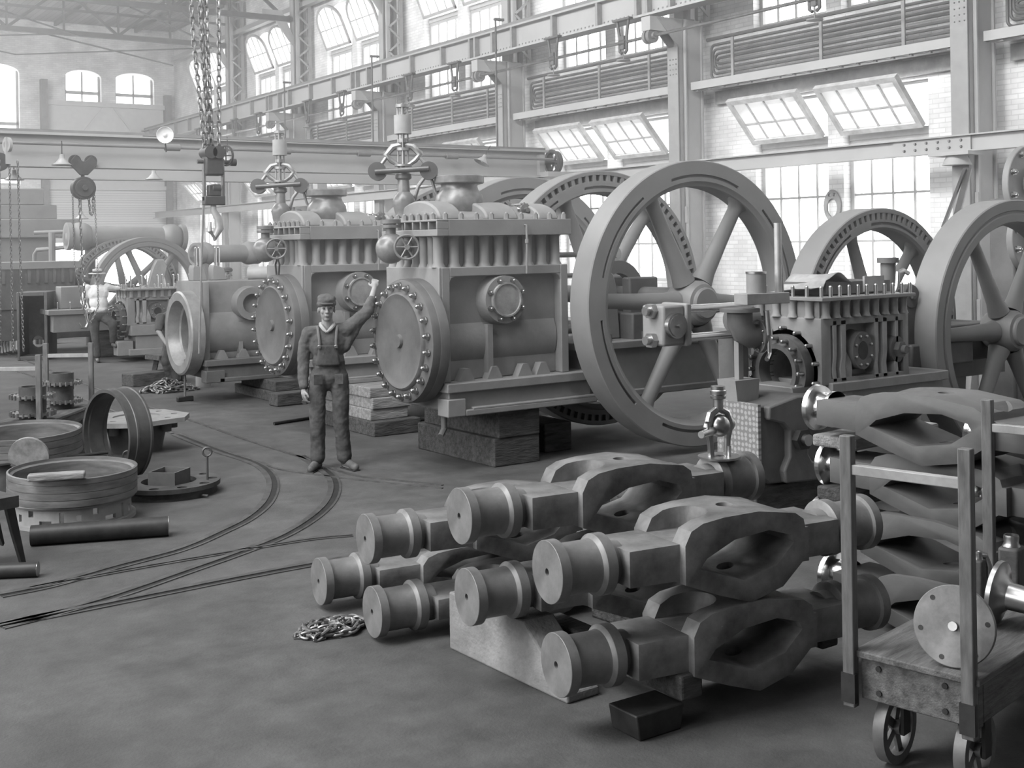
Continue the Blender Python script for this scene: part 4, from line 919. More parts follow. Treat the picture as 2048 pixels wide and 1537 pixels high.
# valve-rod frame standing in front of the great flywheel
t = thing('rod_crosshead', 'square crosshead with four nuts on two polished rods before the great flywheel', 'machine part', at(1330, 650, 9.5), 0)
x0 = 0
B().bx(-0.12, 0.1, -0.12, 0.14, -0.16, 0.16).out('crosshead', PAINT, t, bevel=0.02)
B().bx(0.1, 0.16, -0.14, 0.16, -0.17, 0.17).out('face_plate', PAINT, t, bevel=0.015)
for z in (-0.115, 0.115):
    B().cyl((0.16, 0.0, z), (0.95, 0.0, z), 0.034, n=20).out('tie_rod', POL, t)
    B().hexn((-0.12, 0.0, z), (-1, 0, 0), 0.062, 0.05).cyl((-0.17, 0, z), (-0.21, 0, z), 0.035, n=14).out('rod_nut', POLD, t)
B().cyl((-0.01, -0.12, 0.0), (-0.01, -0.16, 0.0), 0.10, n=36).cyl((-0.01, -0.16, 0.0), (-0.01, -0.17, 0.0), 0.085, n=36).cyl((-0.01, -0.17, 0), (-0.01, -0.20, 0), 0.018, n=10).out('pin_cap', POLD, t)
B().cyl((0.72, 0.0, 0.0), (0.97, 0, 0), 0.10, n=28).out('stuffing_box', PAINTD, t)
B().bx(0.75, 0.92, 0.0, 0.2, -1.53, -0.10).out('support_column', PAINTD, t, bevel=0.02)
# angle valve, plank, can and pole beside it
base = at(1480, 655, 9.3)
t = thing('angle_valve', 'downward angle valve casting hanging beside the polished rods', 'valve', base)
B().sweep([(0, 0, 0.12), (0, 0, 0.03), (0.03, -0.01, -0.04), (0.09, -0.03, -0.075), (0.15, -0.04, -0.075)], [0.10, 0.10, 0.098, 0.09, 0.085], 20).out('elbow', PAINTD, t)
B().cyl((0, 0, 0.12), (0, 0, 0.145), 0.155, n=28).out('top_flange', PAINTD, t)
B().prism([(-0.06, -base.z+1.1), (0.2, -base.z+1.1), (0.17, -base.z+0.7), (0.22, -base.z), (-0.08, -base.z), (-0.02, -base.z+0.8)], 0.0, 0.2, 'xz').bx(0.03, 0.08, 0.05, 0.1, -base.z+1.1, -0.05).out('foot', PAINT, t)
b = B(); fl_ = b.cyl((0.15, -0.04, -0.075), (0.18, -0.05, -0.075), 0.13, n=28).out('side_flange', PAINTD, t)
for i in range(7): a = 2*PI*i/7; link_mesh('bolt', BOLT, fl_, (0.15, -0.04+0.105*math.cos(a), -0.075+0.105*math.sin(a))).scale = (0.8, 0.5, 0.5)
B().cyl((0.14, -0.15, 0.13), (0.15, -0.16, -0.06), 0.028, n=12).cyl((0.15, -0.16, -0.06), (0.15, -0.16, -0.2), 0.018, n=10).cyl((0.15, -0.16, -0.2), (0.08, -0.2, -0.24), 0.018, n=10).out('spindle_rod', POLD, t)
pl = at(1524, 597, 9.3)
tag(B().box((0, 0, 0), (0.42, 0.16, 0.085)).out('wood_plank', mat('grey_plank', 0.22, 0.8, var=0.2), bevel=0.005, smooth=0, loc=pl, rot=(0, 0, -0.1)), 'short plank bridging the angle valve and the small engine, a can standing on it', 'plank')
t = thing('oil_can', 'cylindrical grey can with a bright rim standing on the short plank', 'can', Vector((pl.x-0.04, pl.y+0.02, pl.z+0.043)))
B().cyl((0, 0, 0), (0, 0, 0.15), 0.076, n=32).out('can_body', PAINT, t); B().cyl((0, 0, 0.15), (0, 0, 0.165), 0.08, n=32).out('can_lid', POLD, t)
tag(B().cyl((0, 0, 0), (0, 0, 0.54), 0.028, n=14).cyl((0.065, 0.02, 0), (0.045, 0.02, 0.54), 0.012, n=10).out('upright_pole', mat('pale_rod', 0.4, 0.5, 0.5), loc=Vector((pl.x+0.15, pl.y-0.03, pl.z+0.043))), 'upright pale pole pair standing at the right end of the short plank', 'pole')
# cloth and open tray on the small engine's top
b = B(); n = 14; vs = {}
for i in range(n+1):
    for j in range(7):
        x = 0.0+0.5*i/n; y = 0.1+0.5*j/6
        z = 1.80 + 0.09*math.exp(-((x-0.34)/0.11)**2) - 0.05*(x < 0.15) + 0.015*math.sin(9*x+6*y) - 0.03*j/6
        vs[i, j] = b.m.verts.new((x, y, z))
for i in range(n):
    for j in range(6): b.m.faces.new((vs[i, j], vs[i+1, j], vs[i+1, j+1], vs[i, j+1]))
o = b.out('canvas_sheet', mat('grey_canvas', 0.26, 0.9, var=0.3), loc=SE.location); md = o.modifiers.new('s', 'SOLIDIFY'); md.thickness = 0.006
tag(o, 'crumpled grey sheet draped over the top of the small engine', 'sheet')
t = thing('sheet_tray', 'shallow rectangular metal tray on top of the small engine, right of the crumpled sheet', 'tray', SE.location+Vector((0.2, 0.12, 1.70)))
B().bx(0, 0.8, 0, 0.02, 0, 0.10).bx(0, 0.8, 0.5, 0.52, 0, 0.10).bx(0, 0.02, 0.02, 0.5, 0, 0.10).bx(0.78, 0.8, 0.02, 0.5, 0, 0.10).bx(0.02, 0.78, 0.02, 0.5, 0, 0.01).out('tray_walls', PAINTD, t, smooth=0)
B().bx(0.45, 0.7, -0.02, 0.0, 0.01, 0.14).out('tray_plate', PAINTL, t, smooth=0)
t = thing('rod_clevis', 'bright forked clevis head at the right end of the small engine', 'machine part', at(1800, 590, 10.8))
b = B(); b.sweep([(-0.08, 0, -0.14), (-0.09, 0, 0.0), (-0.04, 0, 0.08), (-0.03, 0, 0.2), (0.05, 0, 0.22), (0.12, 0, 0.19)], 0.022, 8); b.sweep([(0.02, 0, -0.14), (0.02, 0, 0.0), (-0.01, 0, 0.06)], 0.02, 8); b.bx(-0.1, 0.03, -0.02, 0.02, -0.2, -0.12); b.out('fork', POL, t)
B().cyl((0.13, 0.05, -0.02), (0.13, -0.03, -0.02), 0.11, n=24).cyl((0.13, -0.03, -0.02), (0.13, -0.06, -0.02), 0.03, n=10).bx(0.02, 0.2, -0.02, 0.06, -0.70, 0.0).out('bearing_cap', PAINTD, t, bevel=0.01)

# gasket hung on the pier between the windows
gpn = at(1665, 412, 18.2)
o = B(); n = 40
ou = [(0.17*math.cos(2*PI*i/n)*(1+0.06*math.cos(4*PI*i/n)), 0.27*math.sin(2*PI*i/n)) for i in range(n)]
o.prism(ou, -0.015, 0.015, 'yz'); o = o.out('hanging_gasket', mat('grey_gasket', 0.25, 0.7), smooth=0)
cut(o, [B().prism([(0.105*math.cos(2*PI*i/n), -0.03+0.15*math.sin(2*PI*i/n)) for i in range(n)], -0.1, 0.1, 'yz')] + [B().cyl((-0.1, s_*0.05, 0.18), (0.1, s_*0.05, 0.18), 0.03, n=12) for s_ in (-1, 1)], smooth=20)
o.location = (XW-0.03, 0, 0); q = ray(1665, 412); k = (XW-0.03)/q.x; o.location = (XW-0.03, q.y*k, CAMH+q.z*k)
tag(o, 'oval gasket plate hung on the brick pier between the two large windows', 'gasket')

# tall bolted cover standing at the right edge
t = thing('bolted_casting', 'tall casting with bolted round covers at the right edge behind the flywheel', 'casting', at(2040, 470, 13.0))
z0 = -t.location.z
B().bx(-0.12, 1.2, 0, 0.3, z0, 0.4).out('casting_body', PAINTD, t, bevel=0.03)
for (z, r) in ((0.55, 0.42), (-0.05, 0.36)):
    c = B().cyl((0.1, 0.0, z), (0.1, -0.08, z), r, n=36).cyl((0.1, -0.08, z), (0.1, -0.12, z), r*0.4, n=20).out('round_cover', PAINT, t, bevel=0.01)
    for i in range(9): a = 2*PI*i/9; link_mesh('bolt', BOLT, c, (0.1+(r-0.06)*math.cos(a), -0.08, z+(r-0.06)*math.sin(a)), (0, 0, PI/2)).scale = (1, 1, 1)

# ---------------------------------------------------------------- stake carts
def cart(loc, rz, label, grp, top=1.38):
    t = thing('stake_cart', label, 'cart', loc, rz, grp)
    Lc, Wc = 1.46, 0.52
    B().bx(0.02, Lc-0.02, -Wc-0.04, 0.0-0.03, 0.465, 0.495).out('deck', DECK, t, bevel=0.006)
    b = B(); b.bx(0.05, 0.10, -Wc-0.02, -0.05, 0.29, 0.465); b.bx(Lc-0.1, Lc-0.05, -Wc-0.02, -0.05, 0.29, 0.465); b.bx(0.1, Lc-0.1, -Wc-0.02, -Wc+0.04, 0.30, 0.46); b.bx(0.1, Lc-0.1, -0.1, -0.05, 0.30, 0.46)
    fr = b.out('frame', DECK, t, bevel=0.006)
    for (y, z) in ((-0.13, 0.43), (-0.13, 0.33), (-0.41, 0.43), (-0.41, 0.33)): B().cyl((0.05, y, z), (0.042, y, z), 0.012, n=10).out('bolt', IRON, fr)
    for (x, y) in ((0.02, -0.02), (0.02, -Wc), (Lc-0.03, -0.02), (Lc-0.03, -Wc)):
        b = B(); b.bx(x-0.022, x+0.022, y-0.026, y+0.026, 0.26, top); p = b.out('stake_post', mat('stake_wood', 0.11, 0.5, var=0.4, scale=6, stretch=(6, 6, 1)), t, bevel=0.005)
        B().bx(x-0.027, x+0.0, y-0.031, y+0.031, 0.28, 0.40).out('socket_strap', IRON, p, smooth=0)
    for x in (0.02, Lc-0.03):
        B().bx(x-0.015, x+0.02, -Wc+0.02, -0.04, top-0.16, top-0.118).out('cross_rail', mat('rail_wood', 0.28, 0.4, var=0.3), t, bevel=0.004)
    for (x, y) in ((0.2, -0.12), (0.2, -Wc+0.06), (Lc-0.25, -0.12), (Lc-0.25, -Wc+0.06)):
        link_mesh('wheel', WHEELC, t, (x, y, 0.15)).scale = (1.2, 1.1, 1.2)
        B().bx(x-0.03, x+0.03, y+0.04, y+0.055, 0.13, 0.31).bx(x-0.03, x+0.03, y-0.055, y-0.04, 0.13, 0.31).out('wheel_fork', IRON, t, smooth=0)
    return t
b = B(); b.lathe([(0.095, -0.022), (0.125, -0.022), (0.125, 0.022), (0.095, 0.022)], (0, 0, 0), (0, 1, 0), 36, closed=True)
b.cyl((0, -0.03, 0), (0, 0.03, 0), 0.025, n=14)
for i in range(5): a = 2*PI*i/5; b.bar((0, 0, 0), (0.1*math.cos(a), 0, 0.1*math.sin(a)), 0.012, 0.03)
WHEELC = b.mesh('wheel', mat('cart_wheel_iron', 0.16, 0.5, 0.5, var=0.4), 35)
RC = cart((3.885, 3.37, 0), math.radians(12), 'wooden stake cart in the right foreground loaded with a flanged spool and jars', None)
l1 = gp(75, 710, 1.17); l3 = gp(197, 682, 1.17); LCa = math.atan2(l3.y-l1.y, l3.x-l1.x)
LC = cart((l1.x-0.52*math.sin(LCa), l1.y+0.52*math.cos(LCa), 0), LCa, 'wooden stake cart on the left loaded with two stacks of toothed hubs', None, 1.17)
# load of the right cart
def spool(D_, L_, name='disc'):
    return B().lathe([(0, 0), (D_, 0), (D_, 0.022), (D_*0.5, 0.03), (D_*0.36, 0.07), (D_*0.34, L_*0.5), (D_*0.36, L_-0.07), (D_*0.5, L_-0.03), (D_, L_-0.022), (D_, L_), (0, L_)], (0, 0, 0), (0, 0, 1), 56)
f0 = at(1909, 1260, 4.75)
t = thing('flanged_disc_casting', 'large round pale disc casting with bolt holes standing on edge on the right cart', 'casting', (f0.x, f0.y, 0.495+0.158))
ax = Vector((-0.93, -0.36, 0.22)).normalized()
def thru(v, k): return Vector(v)*k
o = B().cyl(-ax*0.012, ax*0.012, 0.158, n=64).out('disc', mat('pale_disc_metal', 0.17, 0.5, 0.2, var=0.45, scale=8), t, bevel=0.003)
q = ax.to_track_quat('Z', 'Y').to_matrix()
B().cyl(-ax*0.1, ax*0.03, 0.018, n=14).out('centre_stub', POLD, t)
for i in range(6): a = 2*PI*i/6+0.2; p = q @ Vector((0.13*math.cos(a), 0.13*math.sin(a), 0)); B().cyl(p+ax*0.0122, p+ax*0.0135, 0.010, n=12).out('bolt_hole', IRON, t)
f1 = at(1992, 1225, 5.25)
t = thing('flanged_spool', 'bright flanged spool with a flared neck lying behind the pale disc on the right cart', 'casting', (f1.x, f1.y, 0.495+0.14))
b = B(); b.lathe([(0, 0), (0.14, 0), (0.14, 0.02), (0.09, 0.03), (0.06, 0.06), (0.055, 0.16), (0.07, 0.22), (0.12, 0.26), (0.125, 0.28), (0, 0.28)], (0.0, 0, 0), (0.25, -0.95, -0.1), 48); b.out('spool_body', POLD, t)
# jars on the cart
def jar(loc, s, label):
    t = thing('metal_canister', label, 'canister', loc, 0.3, 'square-shouldered canisters behind the right cart post')
    B().bx(-0.05*s, 0.05*s, -0.04*s, 0.04*s, 0, 0.24*s).out('canister_body', CAST, t, bevel=0.011*s, segs=2)
    B().lathe([(0, 0.24*s), (0.035*s, 0.24*s), (0.028*s, 0.255*s), (0.03*s, 0.275*s), (0.028*s, 0.285*s), (0.022*s, 0.285*s), (0.022*s, 0.26*s), (0, 0.26*s)], (0, 0, 0), (0, 0, 1), 24).out('neck', POLD, t)
    return t
j0 = at(2024, 1165, 5.5); jar((j0.x, j0.y, 0.495), 1.15, 'taller square canister with a round neck at the right edge of the cart')
j1 = at(1955, 1170, 5.6); jar((j1.x, j1.y, 0.495), 0.8, 'shorter canister with a bent spout between the cart posts')
B().sweep([(0, 0, 0.21), (0.05, -0.02, 0.2), (0.07, -0.03, 0.15), (0.07, -0.03, 0.02)], 0.016, 10).out('bent_spout', POLD, kids(C.objects['metal_canister.001'])[0].parent)
# ---------------------------------------------------------------- things on the floor at left
WORN = mat('worn_turned_iron', 0.17, 0.45, 0.4, var=0.45, scale=3, stretch=(1, 1, 6))
SLOTM = mat('pale_machined_grey', 0.24, 0.5, var=0.2)
DARKR = mat('machined_dark_ring', 0.11, 0.38, 0.5, var=0.3, scale=4)
# hub stacks on the left cart
def cartpt(t, x, y, z):
    a = t.rotation_euler.z; return Vector((t.location.x + x*math.cos(a)-y*math.sin(a), t.location.y + x*math.sin(a)+y*math.cos(a), z))
def hub(loc, label, h=0.17, r=0.12, fr=0.2):
    t = thing('toothed_hub', label, 'hub', loc, random.random(), 'toothed hubs stacked on the left cart')
    B().lathe([(r-0.025, 0), (r, 0), (r, h), (r-0.025, h)], (0, 0, 0), (0, 0, 1), 36, closed=True).out('hub_barrel', CAST, t)
    f = B().lathe([(r-0.01, h*0.35), (fr, h*0.35), (fr, h*0.35+0.02), (r-0.01, h*0.35+0.02)], (0, 0, 0), (0, 0, 1), 40, closed=True).out('toothed_flange', POLD)
    b = B()
    for i in range(22): a = 2*PI*i/22; b.cyl((fr*math.cos(a), fr*math.sin(a), h*0.35-0.012), (fr*math.cos(a), fr*math.sin(a), h*0.35+0.032), 0.013, n=8)
    cut(f, [b], 'UNION'); f.parent = t
    return t
h0 = at(66, 840, 12.0); h1 = at(124, 815, 12.9)
hub((h0.x, h0.y, 0.495), 'toothed hub at the bottom of the near left stack on the cart', 0.18, 0.13, 0.21)
hub((h0.x, h0.y, 0.676), 'toothed hub on top of the near left stack on the cart', 0.16, 0.13, 0.21)
hub((h1.x, h1.y, 0.495), 'toothed hub at the bottom of the taller right stack on the cart', 0.2, 0.12, 0.2)
hub((h1.x, h1.y, 0.696), 'toothed hub on top of the right stack on the cart', 0.18, 0.125, 0.2)
def ring(loc, r, h, th, label, name='turned_ring', m=WORN, axis=(0, 0, 1), lip=True, cat='ring', grooves=True):
    prof = [(r-th, 0), (r, 0), (r, h*0.22), (r-0.006, h*0.23), (r-0.006, h*0.25), (r, h*0.26), (r, h*0.48), (r-0.005, h*0.49), (r-0.005, h*0.51), (r, h*0.52), (r, h*0.78), (r-0.005, h*0.79), (r-0.005, h*0.8), (r, h*0.81), (r, h), (r-th*0.35, h+0.004), (r-th*0.4, h-0.02), (r-th, h-0.03)]
    if not grooves: prof = [(r-th, 0), (r, 0), (r, h), (r-th, h)]
    o = B().lathe(prof, (0, 0, 0), axis, 80, closed=True).out(name, m, loc=loc)
    return tag(o, label, cat)
# pile B: slotted ring, disc rim, top pulley rim, block on it
pb = at(147, 1045, 9.83); cx, cy = pb.x, pb.y
t = thing('slotted_ring', 'pale ring with rectangular slots cut in its wall, under the wide turned ring', 'ring', (cx, cy, 0.0))
o = B().lathe([(0.42, 0.02), (0.455, 0.02), (0.455, 0.17), (0.42, 0.17)], (0, 0, 0), (0, 0, 1), 80, closed=True).out('slotted_wall', SLOTM)
cs = []
for i in range(22):
    a = 2*PI*i/22; hz = [(0.05, 0.11), (0.10, 0.15), (0.04, 0.075), (0.03, 0.14)][i % 4]; w_ = [0.04, 0.05, 0.1, 0.035][i % 4]
    cs.append(B().box((0.44*math.cos(a), 0.44*math.sin(a), sum(hz)/2), (0.12, w_, hz[1]-hz[0]), rz=a))
cut(o, cs); o.parent = t
B().lathe([(0.42, 0.0), (0.49, 0.0), (0.49, 0.03), (0.42, 0.03)], (0, 0, 0), (0, 0, 1), 72, closed=True).out('bottom_lip', SLOTM, t)
B().lathe([(0.40, 0.165), (0.485, 0.165), (0.49, 0.178), (0.485, 0.19), (0.40, 0.19)], (0, 0, 0), (0, 0, 1), 72, closed=True).out('top_lip', WORN, t)
o = ring((cx, cy, 0.195), 0.505, 0.215, 0.045, 'wide turned iron ring on top of the slotted ring, a wooden block across it')
o.rotation_euler = (0.02, 0.0, 0.3)
dv = (gp(176, 955, 0.42)-gp(55, 955, 0.42)); bm_ = gp(108, 953, 0.44)
timber('wooden_block', (bm_.x+0.02, bm_.y+0.0, 0.438), (0.42, 0.10, 0.055), math.atan2(dv.y, dv.x)+0.35, 'sawn wooden block laid across the rim of the near turned ring', TIMBL)
# pile A behind
pa = at(45, 915, 10.95)
o = ring((pa.x, pa.y, 0.34), 0.52, 0.22, 0.04, 'wide turned iron ring lying behind, left of the standing ring'); o.rotation_euler = (0.03, -0.02, 0)
ring((pa.x, pa.y, 0.0), 0.44, 0.33, 0.06, 'low dark ring under the rear turned ring', m=CAST, grooves=False)
tag(B().cyl((-0.6, 0, 0), (0.55, 0.1, 0), 0.015, n=8).out('iron_bar', IRON, loc=at(95, 915, 10.6).xy.to_3d()+Vector((0, 0, 0.335))), 'thin iron bar sticking out from under the rear turned ring', 'bar')
# round plate standing behind pile B
rp = at(57, 930, 10.45)
o = B().cyl((0, 0, 0), Vector((0.42, 0.85, 0.2)).normalized()*0.03, 0.17, n=48).out('round_blank', mat('pitted_plate', 0.22, 0.7, var=0.4, scale=12), loc=(rp.x, rp.y, 0.40)); tag(o, 'round pitted plate leaning behind the wide turned ring', 'plate')
tag(B().bx(-0.12, 0.12, -0.1, 0.1, 0, 0.24).out('iron_block', IRON, loc=(rp.x, rp.y+0.02, 0)), 'dark block behind the wide turned ring that props the round plate', 'block')
# standing ring C
sr = at(236, 955, 11.35)
axd = Vector((-0.97, -0.25, 0.02)).normalized()
R_ = 0.43
prof = [(R_-0.03, -0.12), (R_, -0.12), (R_+0.012, -0.115), (R_+0.012, -0.095), (R_, -0.09), (R_, 0.02), (R_+0.008, 0.025), (R_+0.008, 0.045), (R_, 0.05), (R_, 0.12), (R_-0.03, 0.12), (R_-0.03, 0.08), (R_-0.04, 0.07), (R_-0.04, -0.07), (R_-0.03, -0.08)]
o = B().lathe(prof, (0, 0, 0), axd, 96, closed=True).out('standing_ring', DARKR, loc=(sr.x, sr.y, R_+0.014)); tag(o, 'large polished iron band ring standing upright on its edge', 'ring')
# octagonal flanged plate D
pd = gp(277, 902)
t = thing('flanged_plate', 'square machined plate with a round dished centre lying on hubs behind the standing ring', 'plate', (pd.x, pd.y+0.05, 0), 0.25)
n8 = [(0.5, -0.25), (0.5, 0.25), (0.28, 0.5), (-0.28, 0.5), (-0.5, 0.25), (-0.5, -0.25), (-0.28, -0.5), (0.28, -0.5)]
o = B().prism(n8, 0.32, 0.37, 'xy').out('plate', SLOTM)
cut(o, [B().cyl((0.4*math.cos(PI/4*i+PI/8), 0.4*math.sin(PI/4*i+PI/8), 0.2), (0.4*math.cos(PI/4*i+PI/8), 0.4*math.sin(PI/4*i+PI/8), 0.5), 0.035, n=16) for i in range(8)] + [B().cyl((0, 0, 0.355), (0, 0, 0.5), 0.25, n=40)])
o.parent = t
B().cyl((0, 0, 0.0), (0, 0, 0.32), 0.26, 0.33, n=40).out('centre_boss', PAINTD, t)
for i in range(8): a = PI/4*i+PI/8; B().cyl((0.38*math.cos(a), 0.38*math.sin(a), 0.22), (0.38*math.cos(a), 0.38*math.sin(a), 0.32), 0.055, n=16).out('bolt_boss', PAINTD, t)
# flange ring E with box
pe = gp(338, 986)
t = thing('flange_ring', 'dark flat flange ring with bolt holes lying on the floor, a box standing in it', 'ring', (pe.x, pe.y, 0))
o = B().lathe([(0.24, 0.07), (0.45, 0.07), (0.45, 0.11), (0.24, 0.11)], (0, 0, 0), (0, 0, 1), 72, closed=True).out('flange', CAST)
cut(o, [B().cyl((0.38*math.cos(PI/5*i+0.3), 0.38*math.sin(PI/5*i+0.3), 0), (0.38*math.cos(PI/5*i+0.3), 0.38*math.sin(PI/5*i+0.3), 0.3), 0.045, n=16) for i in range(10)])
o.parent = t
B().lathe([(0.25, 0.0), (0.42, 0.0), (0.42, 0.07), (0.25, 0.07)], (0, 0, 0), (0, 0, 1), 60, closed=True).out('lower_ring', CAST, t)
b = B(); b.bx(-0.14, 0.14, -0.13, -0.115, 0, 0.22).bx(-0.14, 0.14, 0.115, 0.13, 0, 0.22).bx(-0.14, -0.125, -0.115, 0.115, 0, 0.22).bx(0.125, 0.14, -0.115, 0.115, 0, 0.22).bx(-0.125, 0.125, -0.115, 0.115, 0.0, 0.015)
o = b.out('open_box', PAINTD, loc=(pe.x-0.02, pe.y-0.08, 0.0), rot=(0, 0, 0.75), smooth=0); tag(o, 'small open sheet-metal box standing in the flange ring', 'box')
def eyebolt(loc, L_, label, rot=(0, 0, 0)):
    b = B(); b.cyl((0, 0, 0), (0, 0, L_), 0.011, n=10); b.sweep([(0.038*math.cos(2*PI*i/18), 0, L_+0.04+0.038*math.sin(2*PI*i/18)) for i in range(18)], 0.010, 8, closed=True)
    return tag(b.out('eye_bolt', mat('eye_bolt_iron', 0.12, 0.45, 0.6), loc=loc, rot=rot), label, 'eye bolt', 'eye bolts around the flange ring')
q = gp(415, 962, 0.1); eyebolt((q.x, q.y, 0.08), 0.24, 'eye bolt standing upright in the flange ring right of the box', (0, 0, -0.4))
q = gp(255, 940, 0.1); eyebolt((q.x, q.y, 0.0), 0.2, 'eye bolt standing left of the box beside the standing ring', (0, 0, -0.4))
q = gp(408, 996, 0.0); eyebolt((q.x+0.02, q.y-0.05, 0.022), 0.12, 'eye bolt lying on the floor at the front of the flange ring', (PI/2, 0, -2.6))
# shaft bars F, G and a stool leg
def shaft(p0, p1, r, label):
    p0 = Vector(p0); p1 = Vector(p1)
    t = thing('round_steel_bar', label, 'bar', (p0.x, p0.y, r), 0)
    d = p1-p0; d.z = 0
    B().cyl((0, 0, 0), d, r, n=32).out('bar_body', IRON, t)
    B().cyl(d, d*1.004, r*0.98, n=32).out('sawn_end', POLD, t)
    return t
shaft(gp(62, 1092), gp(337, 1072), 0.075, 'thick black round bar lying in front of the slotted ring')
shaft(gp(-60, 1160), gp(76, 1154), 0.05, 'shorter black round bar lying at the left edge of the floor')
t = thing('iron_trestle', 'dark iron trestle cut off by the left edge', 'trestle', gp(5, 1128), 0.3)
B().bx(-0.65, 0.02, -0.2, 0.2, 0.42, 0.5).out('trestle_top', CAST, t, smooth=0)
B().prism([(-0.06, 0.42), (0.0, 0.42), (0.08, 0.0), (0.05, 0.0), (-0.02, 0.25)], -0.18, -0.14, 'xz').out('leg', IRON, t, smooth=0)
B().prism([(-0.06, 0.42), (0.0, 0.42), (0.06, 0.12), (0.05, 0.1), (-0.02, 0.3)], 0.08, 0.12, 'xz').out('leg', IRON, t, smooth=0)
B().prism([(-0.6, 0.42), (-0.54, 0.42), (-0.62, 0.0), (-0.65, 0.0)], -0.18, -0.14, 'xz').out('leg', IRON, t, smooth=0)

# ---------------------------------------------------------------- floor rails
RAIL = mat('floor_rail_steel', 0.14, 0.4, 0.6, var=0.4, scale=8)
def smooth_pts(P_, k=6):
    out = []
    for i in range(len(P_)-1):
        p0 = P_[max(i-1, 0)]; p1 = P_[i]; p2 = P_[i+1]; p3 = P_[min(i+2, len(P_)-1)]
        for j in range(k):
            t = j/k; out.append(0.5*((2*p1)+(-p0+p2)*t+(2*p0-5*p1+4*p2-p3)*t*t+(-p0+3*p1-3*p2+p3)*t*t*t))
    out.append(P_[-1]); return out
def rail(px, label, w_=0.05, groove=0.05, side=1):
    pts = smooth_pts([gp(*p) for p in px]); t = thing('floor_rail', label, 'rail', (0, 0, 0))
    def strip(o0, o1, z0, z1, name, m):
        b = B(); A = []
        for i, p in enumerate(pts):
            d = (pts[min(i+1, len(pts)-1)]-pts[max(i-1, 0)]); d.normalize(); nrm = Vector((-d.y, d.x, 0))*side
            A.append([b.m.verts.new((p.x+nrm.x*o, p.y+nrm.y*o, z)) for (o, z) in ((o0, z0), (o0, z1), (o1, z1), (o1, z0))])
        for i in range(len(A)-1):
            for j in range(4): b.m.faces.new((A[i][j], A[i][(j+1) % 4], A[i+1][(j+1) % 4], A[i+1][j]))
        b.m.faces.new(A[0]); b.m.faces.new(list(reversed(A[-1]))); b.out(name, m, t, smooth=0)
    k0 = -(w_+groove)/2
    strip(k0, k0+w_, 0.0005, 0.009, 'rail_head', RAIL)
    if groove: strip(k0+w_, k0+w_+groove, 0.0005, 0.0025, 'flangeway', IRON); strip(k0+w_+groove, k0+w_+groove+0.02, 0.0005, 0.007, 'guard_edge', RAIL)
    return t
rail([(350, 870), (430, 902), (495, 923), (525, 938), (541, 957), (543, 980), (530, 1008), (495, 1038), (440, 1066), (360, 1100), (230, 1135), (100, 1172), (0, 1192)], 'curved floor rail that bends nearest the flange ring', side=1)
rail([(600, 912), (640, 937), (662, 957), (667, 980), (655, 1008), (620, 1040), (560, 1075), (470, 1110), (370, 1145), (240, 1190), (120, 1225), (0, 1255)], 'curved floor rail that starts under the worker and sweeps to the left edge', side=1)
rail([(0, 735), (60, 752), (150, 792), (250, 832), (345, 868)], 'straight floor rail running back past the left cart', 0.04, 0)
rail([(0, 703), (120, 749), (230, 792), (370, 838), (490, 880), (615, 920), (700, 950), (790, 962), (885, 972)], 'long floor rail running from the far left to behind the front stack', 0.04, 0.0)
rail([(520, 925), (560, 940), (640, 952), (760, 966), (885, 978)], 'floor rail crossing behind the worker toward the front stack', 0.03, 0.0)
rail([(0, 1252), (150, 1222), (320, 1188), (470, 1158), (620, 1130), (760, 1108)], 'straight floor rail with a dark flangeway nearest the camera', 0.05, 0.05, -1)
rail([(60, 1178), (260, 1140), (470, 1104), (620, 1080), (705, 1072)], 'thin straight floor rail between the curved rails', 0.025, 0.02, -1)

# ---------------------------------------------------------------- timbers under the engines
def stack(x, y, rz, sizes, labels, ms):
    z = 0
    for (sx, sy, h, dx, dy), l, m in zip(sizes, labels, ms):
        timber('timber_block', (x+dx, y+dy, z+h/2), (sx, sy, h), rz, l, m); z += h
stack(6.62, 10.55, 0.03, [(0.55, 1.45, 0.28, 0, 0.02), (0.5, 1.4, 0.27, 0.02, -0.02)], ['bottom timber under the nearest engine, just behind the front stack', 'upper timber under the nearest engine, split rounded edge'], [TIMB, TIMB])
stack(6.55, 13.0, 0.02, [(0.62, 1.5, 0.17, 0.04, 0), (0.5, 1.35, 0.13, 0, 0.05), (0.5, 1.35, 0.13, 0.02, 0.03), (0.5, 1.35, 0.12, 0, 0.06)], ['broad dark timber at the bottom of the pile right of the worker', 'lowest pale-ended timber in the pile right of the worker', 'middle pale-ended timber in the pile right of the worker', 'top pale-ended timber in the pile right of the worker'], [TIMB, TIMBL, TIMBL, TIMBL])
stack(6.95, 16.6, 0, [(0.7, 1.6, 0.14, 0, 0), (0.6, 1.3, 0.15, 0, 0)], ['lower block under the bare casting', 'rounded upper block under the bare casting'], [TIMB, TIMB])
stack(8.4, 9.95, 0.0, [(0.35, 0.9, 0.3, -1.0, 0.7)], ['dark timber block under the bed left of the great flywheel'], [TIMB])
timber('timber_block', gp(610, 806)+Vector((0, 0, 0.09)), (1.0, 0.25, 0.17), 0.1, 'rough log lying on the floor left of the worker')
timber('timber_block', gp(305, 768)+Vector((0, 0, 0.1)), (0.9, 0.35, 0.2), 0.25, 'rough timber lying left of the small sawhorse')
stack(7.6, 22.9, 0, [(0.5, 1.4, 0.1, 0.3, 0)], ['pale block under the small engine by the man in the straw hat'], [TIMBL])
b = B(); b.cyl((0, 0, 0), (1.1, 0.3, 0), 0.02, n=10)
tag(b.out('iron_bar', IRON, loc=gp(548, 851)+Vector((0, 0, 0.02))), 'thin iron bar lying on the floor left of the worker', 'bar')
